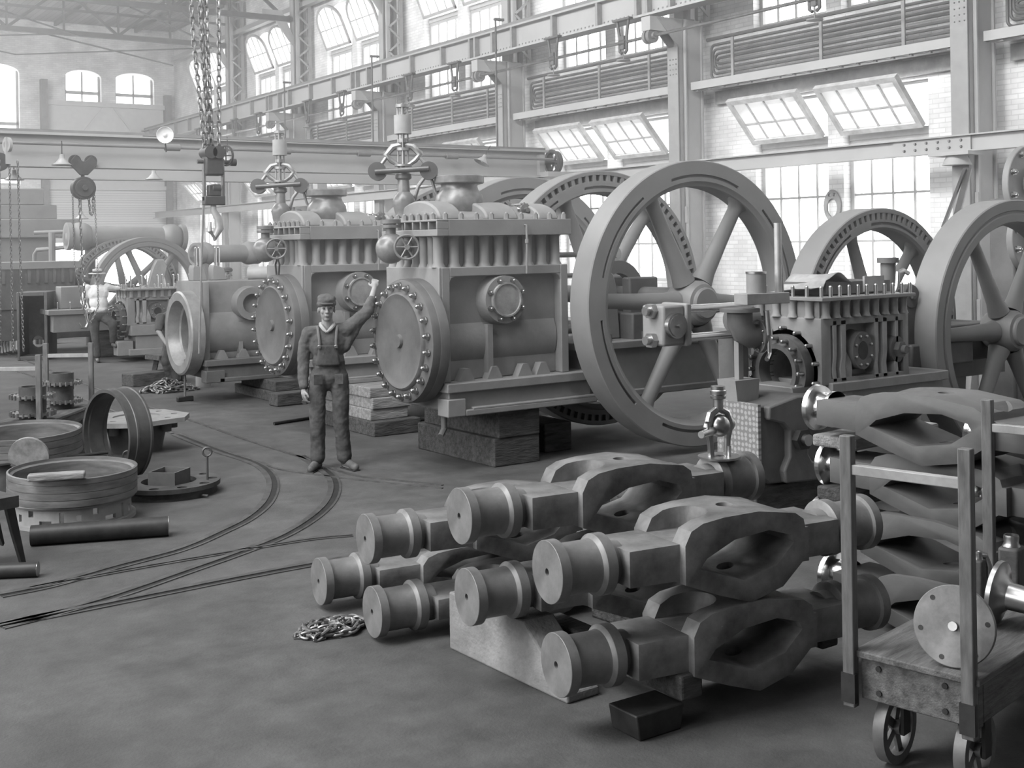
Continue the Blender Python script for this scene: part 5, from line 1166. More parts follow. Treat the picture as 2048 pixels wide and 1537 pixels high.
tag(B().cyl((0, 0, 0), (1.0, 0.2, 0), 0.018, n=10).out('iron_bar', IRON, loc=gp(785, 852)+Vector((0, 0, 0.02))), 'thin iron bar on the floor beneath the nearest round cylinder head', 'bar')
# sawhorse
t = thing('saw_horse', 'small dark wooden trestle under the corner of the bare casting', 'trestle', gp(340, 765), 0.2)
for (x, y) in ((-0.15, -0.1), (0.2, -0.1), (-0.15, 0.3), (0.2, 0.3)): B().bar((x, y, 0), (x*0.6, y*0.8, 0.42), 0.07, 0.07).out('leg', TIMB, t, smooth=0)
B().bx(-0.25, 0.3, -0.12, 0.35, 0.38, 0.46).out('trestle_top', TIMB, t, smooth=0)
# sledge hammer standing on its head
t = thing('sledge_hammer', 'sledge hammer standing on its head below the bare casting', 'hammer', gp(370, 803), 0.1)
B().bx(-0.12, 0.12, -0.035, 0.035, 0, 0.07).out('hammer_head', IRON, t, bevel=0.012)
B().cyl((0, 0, 0.07), (0.01, 0, 0.6), 0.016, n=10).out('handle', mat('hammer_handle', 0.12, 0.7), t)
# chain heaps
def heap(c, r, h, n_, wire, pitch, label):
    b = B(); pts = []; 
    for i in range(n_):
        a = i*0.9+random.uniform(-0.5, 0.5); rr = r*math.sqrt(random.random())
        pts.append(Vector((rr*math.cos(a)*1.5, rr*math.sin(a), wire*1.3 + max(0, h*(1-rr/r))*random.random())))
    b.chain(pts, pitch, wire, 0.62, 6, 0.7); o = b.out('chain_heap', mat('chain_steel', 0.2, 0.4, 0.7, var=0.4), loc=c)
    return tag(o, label, 'chain')
c_ = gp(682, 1272); heap((c_.x, c_.y+0.1, 0.0), 0.17, 0.14, 34, 0.0085, 0.048, 'heap of chain on the floor beside the low round forging end')
c_ = gp(340, 783); heap((c_.x, c_.y, 0.0), 0.32, 0.24, 40, 0.013, 0.075, 'larger heap of chain by the sledge hammer')

# ---------------------------------------------------------------- hoists
CHM = mat('chain_steel', 0.2)
IRONH = mat('hoist_iron', 0.06, 0.5, 0.2, var=0.3)
t = thing('trolley_hoist', 'dark two-wheeled trolley hoist with round chain wheel under the bridge crane', 'hoist', (4.84, 19.02, 3.5))
B().cyl((-0.12, -0.03, 0.06), (-0.12, 0.03, 0.06), 0.09, n=30).cyl((0.12, -0.03, 0.06), (0.12, 0.03, 0.06), 0.09, n=30).out('trolley_wheels', IRONH, t)
B().prism([(-0.2, 0.05), (-0.12, 0.14), (-0.02, 0.05), (0.02, 0.05), (0.12, 0.14), (0.2, 0.05), (0.19, -0.02), (0.06, -0.16), (-0.06, -0.16), (-0.19, -0.02)], -0.07, -0.035, 'xz').out('side_plate', IRONH, t, bevel=0.006)
B().cyl((0, 0.02, -0.14), (0, 0.02, -0.2), 0.03, n=12).out('shackle', IRONH, t)
b = B(); b.cyl((0, -0.08, -0.36), (0, 0.10, -0.36), 0.175, n=44).cyl((0, -0.1, -0.36), (0, -0.08, -0.36), 0.14, n=40).cyl((0, -0.13, -0.36), (0, -0.1, -0.36), 0.045, n=20); b.out('chain_wheel', IRONH, t, bevel=0.008)
hk = Vector((4.80, 19.2, 0.86)) - t.location
B().chain([(-0.06, 0, -0.5), (-0.03, 0, -1.6), hk+Vector((0.03, -0.25, 0.42))], 0.055, 0.009, 0.62, 5).out('load_chain', CHM, t)
B().chain([(-0.16, 0, -0.4), (-0.15, 0, -1.5), (0.0, 0, -2.35), (0.07, 0, -2.45), (0.2, 0, -2.2), (0.19, 0, -1.2), (0.165, 0, -0.4)], 0.035, 0.005, 0.6, 4).out('hand_chain', CHM, t)
B().chain([(0.08, 0, -0.5), (0.1, 0, -0.78), (0.14, 0, -0.75), (0.15, 0, -0.45)], 0.05, 0.008, 0.6, 5).out('slack_chain', CHM, t)
hx = hk+Vector((0.03, -0.25, 0.4))
B().sweep([hx, hx+Vector((0.01, 0, -0.12)), hx+Vector((0.03, 0, -0.2)), hx+Vector((0.0, 0, -0.27)), hx+Vector((-0.07, 0, -0.26)), hx+Vector((-0.1, 0, -0.19))], [0.02, 0.02, 0.024, 0.028, 0.022, 0.01], 10).out('hook', POLD, t)
# big multi-strand hoist
hp = at(425, 300, 13.0)
t = thing('chain_hoist', 'large multi-strand chain hoist block hanging from above the bridge crane', 'hoist', hp)
ups = [(-0.14, 0, 0), (-0.06, 0, 1), (-0.03, 0.04, 2), (0.0, 0, 3), (0.12, 0, 4)]
for (x, y, k) in ups:
    B().chain([(x*0.6, y, 0.0), (x*1.1-0.04, y, 1.2), (x-0.07+0.02*k-0.04, y, 2.7)], 0.062, 0.0105, 0.62, 5, 0.15).out('chain_strand', CHM, t)
B().bx(-0.1, 0.1, -0.08, 0.08, -0.28, -0.03).out('sheave_housing', IRONH, t, bevel=0.02)
B().cyl((-0.05, -0.1, -0.03), (-0.05, 0.1, -0.03), 0.07, n=24).cyl((0.04, -0.1, -0.03), (0.04, 0.1, -0.03), 0.07, n=24).out('sheaves', IRONH, t)
b = B(); b.lathe([(0.1, -0.01), (0.115, -0.01), (0.115, 0.01), (0.1, 0.01)], (0.15, 0, -0.06), (1, 0.4, 0), 28, closed=True)
for i in range(4): a = PI/2*i; b.bar((0.15, 0, -0.06), (0.15-0.04*math.cos(a), 0.1*math.cos(a), -0.06+0.1*math.sin(a)), 0.01)
b.out('spoked_hand_wheel', IRONH, t)
B().cyl((-0.17, 0, -0.13), (0.26, 0, -0.13), 0.022, n=12).cyl((0.2, 0, -0.13), (0.26, 0, -0.13), 0.04, n=12).out('cross_axle', IRONH, t)
b = B(); b.bx(-0.11, -0.09, -0.03, 0.03, -0.55, -0.1).bx(0.1, 0.12, -0.03, 0.03, -0.55, -0.1); b.out('side_straps', POLD, t)
B().bx(-0.11, 0.12, -0.05, 0.05, -0.6, -0.5).cyl((-0.02, 0, -0.42), (0.08, 0, -0.42), 0.05, n=14).bx(-0.06, 0.08, -0.04, 0.04, -0.5, -0.38).out('swivel_block', IRONH, t, bevel=0.01)
B().sweep([(0.0, 0, -0.6), (0.0, 0, -0.66), (0.05, 0, -0.74), (0.06, 0, -0.85), (0.0, 0, -0.95), (-0.05, 0, -0.88), (-0.04, 0, -0.78)], [0.03, 0.035, 0.045, 0.05, 0.045, 0.035, 0.015], 12).out('hook', mat('hook_steel', 0.35, 0.5, 0.4), t)
B().sweep([(-0.11, 0, -0.6), (-0.14, 0.02, -1.3), (-0.17, 0.04, -2.2)], 0.012, 6).out('pull_rope', mat('rope', 0.2, 0.9), t)
# rope block at left edge
t = thing('rope_block', 'small pulley block with hand chains at the left edge of the bridge crane', 'hoist', at(15, 290, 15.5))
b = B(); b.lathe([(0.06, -0.02), (0.1, -0.02), (0.1, 0.02), (0.06, 0.02)], (0, 0, 0), (1, 0.3, 0), 24, closed=True).bx(-0.03, 0.03, -0.04, 0.04, -0.25, 0.1); b.out('block', STEELG, t)
B().cyl((-0.1, 0, -0.22), (-0.1, 0.06, -0.22), 0.12, n=24).out('side_wheel', IRONH, t)
for (x, y) in ((-0.1, 0), (0.02, 0), (0.12, 0)): B().chain([(x, y, -0.2), (x*1.1, y, -1.4), (x*1.3, y, -2.7)], 0.04, 0.006, 0.6, 4).out('hand_chain', CHM, t)

# lamps
def lamp(px, py, D, label, cord=0.35, tilt=(0, 0, 0)):
    t = thing('shop_lamp', label, 'lamp', at(px, py, D), 0, 'bell-shaped shop lamps'); t.rotation_euler = tilt
    B().lathe([(0.02, 0.1), (0.035, 0.09), (0.04, 0.04), (0.1, -0.03), (0.15, -0.06), (0.145, -0.065), (0.09, -0.04), (0.03, 0.03), (0.0, 0.03)], (0, 0, 0), (0, 0, 1), 28).out('lamp_shade', mat('enamel_shade', 0.3, 0.5), t)
    B().cyl((0, 0, 0.09), (0, 0, cord), 0.008, n=6).out('lamp_cord', IRON, t)
    B().sph((0, 0, -0.02), 0.03, n=12).out('bulb', mat('unlit_bulb', 0.6, 0.2), t)
    return t
lamp(124, 322, 18.0, 'shop lamp hanging just left of the dark trolley', 0.3)
lamp(28, 352, 18.3, 'shop lamp under the crane bridge at the far left', 0.25)
lamp(308, 352, 20.8, 'shop lamp between the trolley and the big chain hoist', 0.12)
lamp(455, 318, 19.2, 'shop lamp just right of the big hoist block', 0.35)
lamp(966, 320, 21.0, 'tilted shop lamp near the right end of the crane bridge', 0.3, (0.1, 0.5, 0))
lamp(163, 432, 26.0, 'small shop lamp hanging before the roller shutter', 0.6)
t = thing('reflector_lamp', 'white dish reflector lamp on top of the crane bridge', 'lamp', at(330, 270, 17.6))
dd = (Vector((0, 0, CAMH)) - t.location).normalized()
B().lathe([(0.0, 0.0), (0.06, 0.01), (0.1, 0.03), (0.118, 0.06), (0.122, 0.06), (0.105, 0.02), (0.06, -0.01), (0.0, -0.02)], (0, 0, 0), dd, 32).out('dish', WHITE, t)
B().sph(dd*0.03, 0.03, n=12).out('bulb', mat('unlit_bulb', 0.6), t)
B().sweep([(0, 0, -0.08), (0.02, 0.02, -0.25)], 0.01, 6).out('lamp_bracket', IRON, t)
# ---------------------------------------------------------------- people
SKIN = mat('skin', 0.27, 0.55, var=0.12, scale=14)
DENIM = mat('work_denim', 0.06, 0.9, var=0.5, scale=7, bump=0.5, bscale=9)
SHIRT = mat('work_shirt', 0.08, 0.9, var=0.45, scale=8, bump=0.5, bscale=10)
COLLAR = mat('pale_collar', 0.32, 0.9, var=0.2)
CAPM = mat('dark_cap', 0.075, 0.85, var=0.4, scale=10, bump=0.5, bscale=20)
WSHIRT = mat('white_shirt', 0.75, 0.9, var=0.12, scale=6, bump=0.8, bscale=10)
TROU = mat('dark_trousers', 0.06, 0.9, var=0.35, scale=6, bump=0.8, bscale=9)
SHOE = mat('worn_shoe', 0.09, 0.6, var=0.5, scale=12)
HAIR = mat('dark_hair', 0.03, 0.8)
STRAW = mat('straw_hat', 0.5, 0.8, var=0.15)
def caps(b, p0, r0, p1, r1, n=16):
    b.cyl(p0, p1, r0, r1, n=n); b.sph(p0, r0, n=n); b.sph(p1, r1, n=n); return b
def chainc(b, pts, n=16):
    for (p, r), (q, s) in zip(pts[:-1], pts[1:]): caps(b, p, r, q, s, n)
    return b
WRK = bpy.data.textures.new('cloth_folds', 'CLOUDS'); WRK.noise_scale = 0.06; WRK.noise_depth = 2
def blob(b, name, m, parent, voxel, smooth=3):
    o = b.out(name, m, None, smooth=0)
    md = o.modifiers.new('r', 'REMESH'); md.mode = 'VOXEL'; md.voxel_size = voxel; md.use_smooth_shade = True
    if smooth: ms = o.modifiers.new('s', 'SMOOTH'); ms.iterations = smooth*3 if name in ('shirt', 'overalls', 'trousers') else smooth; ms.factor = 0.5
    if name in ('shirt', 'overalls', 'trousers', 'cap'):
        md = o.modifiers.new('w', 'DISPLACE'); md.texture = WRK; md.texture_coords = 'LOCAL'; md.strength = 0.016 if name != 'cap' else 0.012; md.mid_level = 0.5
    bake(o); o.data.polygons.foreach_set('use_smooth', [True]*len(o.data.polygons))
    o.parent = parent; o.data.materials.clear(); o.data.materials.append(m); return o
def V(*a): return Vector(a)
def hand(b, wrist, direc, side, back=V(0, 1, 0), curl=0.5, s=1.0):
    # direc: from the wrist to the knuckles; side: towards the thumb; palm faces -back
    d = direc.normalized(); sd = (side - d*side.dot(d)).normalized(); bk = d.cross(sd).normalized()
    if bk.dot(back) < 0: bk = -bk
    b.sph(wrist+d*0.045*s, 0.042*s, (1, 0.5, 1.0), 16, rot=Matrix((sd, bk, d)).transposed())
    caps(b, wrist, 0.026*s, wrist+d*0.04*s, 0.028*s, 12)
    for i, (off, L_) in enumerate(((0.030, 0.070), (0.010, 0.078), (-0.010, 0.073), (-0.029, 0.058))):
        k0 = wrist+d*0.078*s+sd*off*s; c1 = curl*(0.8+0.12*i)
        d1 = (d*math.cos(c1)-bk*math.sin(c1)); k1 = k0+d1*L_*0.48*s
        d2 = (d*math.cos(c1*2.1)-bk*math.sin(c1*2.1)); k2 = k1+d2*L_*0.32*s
        d3 = (d*math.cos(c1*2.9)-bk*math.sin(c1*2.9)); k3 = k2+d3*L_*0.24*s
        chainc(b, [(k0, 0.0098*s), (k1, 0.009*s), (k2, 0.0082*s), (k3, 0.007*s)], 10)
    t0 = wrist+d*0.028*s+sd*0.03*s; t1 = t0+(sd*0.75+d*0.6-bk*0.3).normalized()*0.035*s; t2 = t1+(d*0.9+sd*0.25-bk*0.35).normalized()*0.03*s
    chainc(b, [(t0, 0.013*s), (t1, 0.011*s), (t2, 0.009*s)], 10)
def headgeo(b, c, rz=0.0, s=1.0, beard=False):
    # c: centre of the head, face towards -y
    R = Matrix.Rotation(rz, 3, 'Z')
    def P(x, y, z): return c + R @ V(x*s, y*s, z*s)
    b.sph(P(0, 0.012, 0.025), 0.088*s, (0.88, 1.08, 1.0), 24, rot=R)
    b.sph(P(0, -0.012, -0.035), 0.070*s, (0.86, 1.0, 1.15), 20, rot=R)
    b.sph(P(0, -0.048, -0.092), 0.030*s, (1.0, 0.85, 0.8), 14, rot=R)
    for x in (-1, 1):
        b.sph(P(x*0.036, -0.055, -0.02), 0.026*s, (1, 0.8, 1), 12, rot=R)
        b.sph(P(x*0.030, -0.075, 0.035), 0.016*s, (1.7, 0.7, 0.6), 12, rot=R)
        b.sph(P(x*0.080, 0.012, -0.012), 0.017*s, (0.45, 1.0, 1.7), 12, rot=R)
    chainc(b, [(P(0, -0.078, 0.028), 0.009*s), (P(0, -0.094, -0.012), 0.011*s), (P(0, -0.101, -0.024), 0.013*s)], 10)
    for x in (-1, 1): b.sph(P(x*0.012, -0.090, -0.027), 0.009*s, n=10)
    b.sph(P(0, -0.083, -0.055), 0.014*s, (1.7, 0.7, 0.5), 12, rot=R); b.sph(P(0, -0.081, -0.067), 0.014*s, (1.5, 0.7, 0.5), 12, rot=R)
    return P
def face_details(parent, P, s=1.0, moustache=False):
    b = B()
    for x in (-1, 1): b.sph(P(x*0.032, -0.076, 0.012), 0.0115*s, (1.3, 0.6, 0.8), 12)
    b.out('eyes', mat('eye_dark', 0.07, 0.4), parent)
    b = B()
    for x in (-1, 1): b.sweep([P(x*0.016, -0.092, 0.036), P(x*0.034, -0.090, 0.042), P(x*0.052, -0.078, 0.036)], 0.0042*s, 6)
    b.out('eyebrows', HAIR, parent)
    if moustache: B().sph(P(0, -0.094, -0.047), 0.013*s, (2.2, 0.6, 0.6), 12).out('moustache', HAIR, parent)
    B().sph(P(0, -0.089, -0.0615), 0.012*s, (1.7, 0.5, 0.18), 12).out('lips', mat('lip', 0.14, 0.5), parent)

# --- the worker in overalls
ft = (gp(633, 941)+gp(690, 939))/2
W = thing('person', 'worker in dark bib overalls and a cap, one arm raised to touch the engine', 'person', (ft.x, ft.y, 0), -YAW+math.radians(6))
sR = V(-0.195, 0.03, 1.345); eR = V(-0.25, 0.03, 1.05); wR = V(-0.245, -0.05, 0.80)
sL = V(0.175, 0.03, 1.37); eL = V(0.385, 0.12, 1.54); wL = V(0.45, 0.33, 1.755)
hR = V(-0.10, 0, 0.92); kR = V(-0.12, -0.01, 0.49); aR = V(-0.125, 0.03, 0.09)
hL = V(0.09, 0, 0.92); kL = V(0.105, -0.01, 0.49); aL = V(0.135, 0.03, 0.09)
hc = V(-0.015, -0.03, 1.575)
b = B()
P = headgeo(b, hc, rz=0.12, s=1.0)
caps(b, V(-0.01, 0.02, 1.36), 0.06, V(-0.012, 0.0, 1.50), 0.052)
b.sph(V(-0.01, 0.02, 1.22), 0.15, (1.05, 0.62, 1.1)); b.sph(V(0, 0.02, 1.0), 0.14, (0.95, 0.68, 1.1)); b.sph(V(0, 0.02, 0.92), 0.13, (1.1, 0.7, 0.8))
chainc(b, [(V(-0.05, 0.03, 1.34), 0.05), (sR, 0.05), (eR, 0.038), (wR, 0.025)]); chainc(b, [(V(0.05, 0.03, 1.35), 0.05), (sL, 0.05), (eL, 0.038), (wL, 0.026)])
chainc(b, [(hR, 0.075), (kR, 0.05), (aR, 0.035)]); chainc(b, [(hL, 0.075), (kL, 0.05), (aL, 0.035)])
for a, tx in ((aR, V(-0.19, -0.12, 0.03)), (aL, V(0.24, -0.10, 0.03))): caps(b, V(a.x, a.y+0.02, 0.04), 0.03, tx, 0.028)
hand(b, wR, V(0.02, -0.12, -1), V(0.5, -1, 0), V(-1, 0.0, 0), 0.55)
hand(b, wL, V(0.10, 0.55, 0.85), V(-1, 0.3, 0.3), V(0.3, -1, 0.6), 0.45)
blob(b, 'body', SKIN, W, 0.0055, 2)
face_details(W, P, 1.0)
# shirt: torso and sleeves
b = B()
b.sph(V(-0.01, 0.02, 1.23), 0.165, (1.12, 0.66, 1.05)); b.sph(V(-0.005, 0.02, 1.05), 0.155, (1.03, 0.7, 1.1)); b.sph(V(-0.01, 0.03, 1.34), 0.10, (1.5, 0.75, 0.7))
chainc(b, [(V(-0.06, 0.03, 1.36), 0.062), (sR, 0.068), (V(-0.245, 0.04, 1.19), 0.062), (eR, 0.06), (V(-0.25, 0.0, 0.93), 0.056), (V(-0.247, -0.04, 0.83), 0.046)])
chainc(b, [(V(0.05, 0.03, 1.37), 0.062), (sL, 0.075), (V(0.28, 0.08, 1.45), 0.072), (eL, 0.062), (V(0.405, 0.19, 1.61), 0.052), (V(0.42, 0.22, 1.64), 0.05)])
chainc(b, [(V(0.15, 0.03, 1.2), 0.06), (V(0.27, 0.07, 1.40), 0.055)])
blob(b, 'shirt', SHIRT, W, 0.009, 4)
# overalls: trousers and bib
b = B()
b.sph(V(0, 0.02, 0.93), 0.165, (1.05, 0.72, 0.95)); b.sph(V(0, 0.02, 1.04), 0.15, (1.05, 0.72, 0.8))
for h, k, a, sx in ((hR, kR, aR, -1), (hL, kL, aL, 1)):
    chainc(b, [(h+V(-0.0*sx, 0.01, -0.02), 0.098), ((h+k)/2+V(0.012*sx, 0, 0.02), 0.088), (k, 0.078), ((k+a)/2+V(0, 0.01, 0), 0.074), (a+V(0, -0.005, 0.03), 0.073)])
blob(b, 'overalls', DENIM, W, 0.009, 4)
b = B(); n = 10; vs = {}
for i in range(n+1):
    for j in range(n+1):
        u = i/n*2-1; v = j/n; wd = 0.115-0.03*v; x = u*wd-0.003; z = 1.03+0.20*v; y = 0.02-0.118*math.sqrt(max(0, 1-(x/0.19)**2))-0.012+0.004*math.sin(17*u+9*v)
        vs[i, j] = b.m.verts.new((x, y, z))
for i in range(n):
    for j in range(n): b.m.faces.new((vs[i, j], vs[i+1, j], vs[i+1, j+1], vs[i, j+1]))
o = b.out('bib', DENIM, W); md = o.modifiers.new('s', 'SOLIDIFY'); md.thickness = 0.008
for x0, x1 in ((-0.085, -0.105), (0.075, 0.085)):
    B().sweep([V(x0, -0.108, 1.20), V(x0, -0.10, 1.27), V((x0+x1)/2, -0.068, 1.35), V(x1, -0.02, 1.405), V(x1, 0.05, 1.40)], 0.014, 8).out('shoulder_strap', mat('denim_strap', 0.12, 0.85), W)
    B().box(V(x0, -0.125, 1.215), V(0.03, 0.008, 0.03)).out('buckle', POLD, W, bevel=0.002)
for s_ in (-1, 1): B().box(V(s_*0.10, -0.132, 0.9), V(0.09, 0.006, 0.1), rot=Matrix.Rotation(-s_*0.35, 3, 'Z')).out('hip_pocket', DENIM, W, bevel=0.003)
b = B(); b.sweep([V(-0.075, 0.03, 1.43), V(-0.07, -0.03, 1.415), V(-0.04, -0.075, 1.38), V(-0.012, -0.09, 1.355)], [0.02, 0.02, 0.018, 0.01], 8); b.sweep([V(0.055, 0.03, 1.43), V(0.05, -0.03, 1.415), V(0.02, -0.075, 1.38), V(-0.012, -0.09, 1.355)], [0.02, 0.02, 0.018, 0.01], 8)
b.out('collar', COLLAR, W)
# cap, hair, shoes
b = B(); b.sph(hc+V(0.0, 0.012, 0.055), 0.1, (0.98, 1.1, 0.55)); b.sph(hc+V(0, 0.015, 0.10), 0.088, (1.05, 1.1, 0.62)); b.sph(hc+V(0, 0.0, 0.085), 0.09, (0.98, 1.1, 0.5))
blob(b, 'cap', CAPM, W, 0.006, 3)
B().sph(hc+V(0.01, -0.095, 0.056), 0.062, (1.0, 0.75, 0.14), 20).out('cap_peak', CAPM, W)
B().sph(hc+V(0, 0.03, 0.012), 0.09, (0.93, 0.98, 0.72)).out('hair', HAIR, W)
for a, tx in ((aR, V(-0.185, -0.13, 0.035)), (aL, V(0.245, -0.11, 0.035))):
    b = B(); heel = V(a.x, a.y+0.04, 0.045); chainc(b, [(heel, 0.042), ((heel+tx)/2+V(0, 0, 0.015), 0.042), (tx, 0.036)]); caps(b, heel, 0.04, V(a.x, a.y+0.01, 0.11), 0.042)
    o = blob(b, 'shoe', SHOE, W, 0.007, 2)
    d = (tx-heel); 
    B().box((heel+tx)/2+V(0, 0, -0.035), V(d.length+0.06, 0.075, 0.016), rz=math.atan2(d.y, d.x)).out('sole', IRON, o, bevel=0.004)

# --- man in a straw hat, one foot raised
ft = gp(190, 727)
M = thing('person', 'man in a white shirt and straw hat, hand on hip, one foot raised', 'person', (ft.x+0.2, ft.y+0.15, 0), -YAW+math.radians(15))
def f(px, py, y=0.0): return V((px-199)/102.0, y, (722-py)/102.0)
hc = f(190, 552, -0.02)
b = B(); P = headgeo(b, hc, 0.0, 1.0)
caps(b, f(190, 575), 0.058, f(190, 560), 0.05)
b.sph(f(191, 588), 0.16, (1.1, 0.7, 1.1)); b.sph(f(192, 605), 0.155, (1.0, 0.75, 1.0)); b.sph(f(192, 622), 0.15, (1.05, 0.75, 0.8))
sR, eR, wR = f(171, 574), f(163, 602, 0.08), f(172, 618, -0.05)
sL, eL, wL = f(208, 573), f(221, 577, 0.08), f(231, 577, 0.12)
chainc(b, [(sR, 0.05), (eR, 0.038), (wR, 0.026)]); chainc(b, [(sL, 0.05), (eL, 0.038), (wL, 0.026)])
chainc(b, [(f(183, 628), 0.08), (f(184, 672), 0.052), (f(188, 712), 0.036)]); chainc(b, [(f(200, 628), 0.08), (f(219, 648, -0.15), 0.055), (f(218, 684, -0.05), 0.036)])
caps(b, f(188, 716), 0.03, f(190, 719, -0.14), 0.026); caps(b, f(218, 688), 0.03, f(224, 690, -0.14), 0.026)
hand(b, wR, V(0.7, -0.3, -0.3), V(0, -1, -0.6), V(-1, 0, 0), 0.5); hand(b, wL, V(1, 0.25, -0.05), V(0, -1, 0.3), V(0, 0, 1), 0.25)
blob(b, 'body', SKIN, M, 0.007, 2); face_details(M, P, 1.0, True)
b = B(); b.sph(f(191, 586), 0.175, (1.15, 0.72, 1.05)); b.sph(f(192, 604), 0.17, (1.05, 0.8, 1.0)); b.sph(f(190, 574, 0.02), 0.1, (1.6, 0.8, 0.6)); b.sph(f(192, 617), 0.155, (1.05, 0.8, 0.6))
chainc(b, [(sR, 0.07), (eR, 0.062), (f(170, 615, -0.03), 0.045)]); chainc(b, [(sL, 0.07), (f(216, 576, 0.05), 0.06), (f(228, 577, 0.1), 0.045)])
blob(b, 'shirt', WSHIRT, M, 0.011, 3)
b = B(); b.sph(f(192, 629), 0.165, (1.05, 0.8, 0.75))
chainc(b, [(f(183, 632), 0.1), (f(184, 668), 0.08), (f(188, 708), 0.068)]); chainc(b, [(f(200, 632), 0.1), (f(219, 646, -0.14), 0.085), (f(218, 680, -0.05), 0.062)])
blob(b, 'trousers', TROU, M, 0.011, 3)
B().lathe([(0.0, 0.09), (0.085, 0.09), (0.09, 0.02), (0.16, 0.01), (0.16, 0.0), (0.0, 0.0)], hc+V(0, 0.01, 0.055), (0, -0.06, 1), 28).out('straw_boater', STRAW, M)
B().lathe([(0.092, 0.02), (0.092, 0.05), (0.086, 0.05)], hc+V(0, 0.01, 0.055), (0, -0.06, 1), 28).out('hat_band', IRON, M)
B().sph(hc+V(0, 0.03, 0.01), 0.088, (0.95, 0.98, 0.75)).out('hair', HAIR, M)
for p, q in ((f(188, 716, 0.04), f(190, 718, -0.17)), (f(218, 688, 0.0), f(224, 690, -0.17))):
    b = B(); caps(b, p, 0.042, q, 0.036); blob(b, 'shoe', SHOE, M, 0.01, 2)

# --- man behind the bare casting, only head and shoulders in view
pt = at(457, 700, 22.0)
K = thing('person', 'man in a cap standing behind the bare casting, only his head in view', 'person', (pt.x, pt.y, 0), -YAW+0.2)
hc = V(0, 0, 1.70); b = B(); P = headgeo(b, hc, -0.2, 1.05)
caps(b, V(0, 0.02, 1.45), 0.06, V(0, 0.02, 1.6), 0.055); b.sph(V(0, 0.02, 1.3), 0.17, (1.1, 0.7, 1.2)); b.sph(V(0, 0.02, 1.05), 0.15, (1.0, 0.7, 1.2))
for s_ in (-1, 1):
    chainc(b, [(V(s_*0.19, 0.02, 1.42), 0.05), (V(s_*0.25, 0.02, 1.13), 0.04), (V(s_*0.22, -0.12, 0.9), 0.027)]); hand(b, V(s_*0.22, -0.12, 0.9), V(0, -0.5, -0.8), V(-s_, 0, 0), V(s_, 0, 0.2), 0.4)
    chainc(b, [(V(s_*0.1, 0.02, 0.95), 0.085), (V(s_*0.11, 0.0, 0.5), 0.055), (V(s_*0.12, 0.03, 0.08), 0.036)]); caps(b, V(s_*0.12, 0.04, 0.04), 0.032, V(s_*0.14, -0.12, 0.03), 0.027)
blob(b, 'body', SKIN, K, 0.009, 2); face_details(K, P)
b = B(); b.sph(V(0, 0.02, 1.3), 0.185, (1.12, 0.72, 1.15)); b.sph(V(0, 0.02, 1.06), 0.165, (1.0, 0.75, 1.1)); b.sph(V(0, 0.03, 1.43), 0.09, (1.8, 0.8, 0.6))
for s_ in (-1, 1): chainc(b, [(V(s_*0.19, 0.02, 1.42), 0.07), (V(s_*0.25, 0.02, 1.13), 0.06), (V(s_*0.22, -0.1, 0.95), 0.045)])
blob(b, 'shirt', SHIRT, K, 0.012, 3)
b = B(); b.sph(V(0, 0.02, 0.95), 0.16, (1.05, 0.75, 0.8))
for s_ in (-1, 1): chainc(b, [(V(s_*0.1, 0.02, 0.9), 0.1), (V(s_*0.11, 0, 0.5), 0.08), (V(s_*0.12, 0.03, 0.08), 0.065)])
blob(b, 'trousers', TROU, K, 0.012, 3)
B().sph(hc+V(0, 0.015, 0.075), 0.1, (1, 1.1, 0.55)).out('cap', CAPM, K); B().sph(hc+V(0, -0.1, 0.06), 0.06, (1, 0.8, 0.15)).out('cap_peak', CAPM, K)

# --- man bending behind the casting, his arm and shoulder in view
pt = at(338, 700, 19.3)
Q = thing('person', 'stooping man in dark clothes half hidden left of the bare casting', 'person', (pt.x, pt.y, 0), -YAW)
def f(px, py, y=0.0): return V((px-338)/124.0, y, (742-py)/124.0)
hc = f(362, 592, 0.1); b = B(); P = headgeo(b, hc, 0.8, 1.0)
caps(b, f(350, 602, 0.1), 0.058, f(357, 600, 0.1), 0.05)
b.sph(f(338, 618, 0.12), 0.16, (1.1, 0.75, 1.0)); b.sph(f(336, 640, 0.2), 0.15, (1, 0.8, 1.1)); b.sph(f(336, 655, 0.25), 0.15, (1, 0.8, 0.9))
arm = [(f(322, 608, 0.0), 0.05), (f(321, 634, -0.1), 0.04), (f(337, 658, -0.15), 0.027)]
chainc(b, arm); hand(b, arm[2][0], V(0.6, -0.1, -0.6), V(0.5, -1, 0.4), V(-0.5, 0, 0.5), 0.5)
chainc(b, [(f(352, 606, 0.1), 0.05), (f(364, 630, 0), 0.04), (f(360, 652, -0.1), 0.027)]); hand(b, f(360, 652, -0.1), V(0, -0.3, -0.8), V(-1, 0, 0), V(0, 1, 0), 0.5)
for x in (330, 346): chainc(b, [(f(x, 655, 0.25), 0.085), (f(x-3, 695, 0.12), 0.055), (f(x, 733, 0.2), 0.036)]); caps(b, f(x, 737, 0.2), 0.032, f(x, 738, 0.05), 0.027)
blob(b, 'body', SKIN, Q, 0.009, 2); face_details(Q, P)
b = B(); b.sph(f(338, 617, 0.12), 0.175, (1.12, 0.8, 1.0)); b.sph(f(336, 638, 0.2), 0.17, (1, 0.85, 1.05)); chainc(b, [(f(322, 608, 0), 0.075), (f(321, 630, -0.08), 0.062)]); chainc(b, [(f(352, 606, 0.1), 0.07), (f(363, 628, 0), 0.058)])
blob(b, 'shirt', TROU, Q, 0.012, 3)
b = B(); b.sph(f(336, 655, 0.25), 0.165, (1, 0.85, 0.9))
for x in (330, 346): chainc(b, [(f(x, 658, 0.25), 0.1), (f(x-3, 695, 0.12), 0.08), (f(x, 732, 0.2), 0.062)])
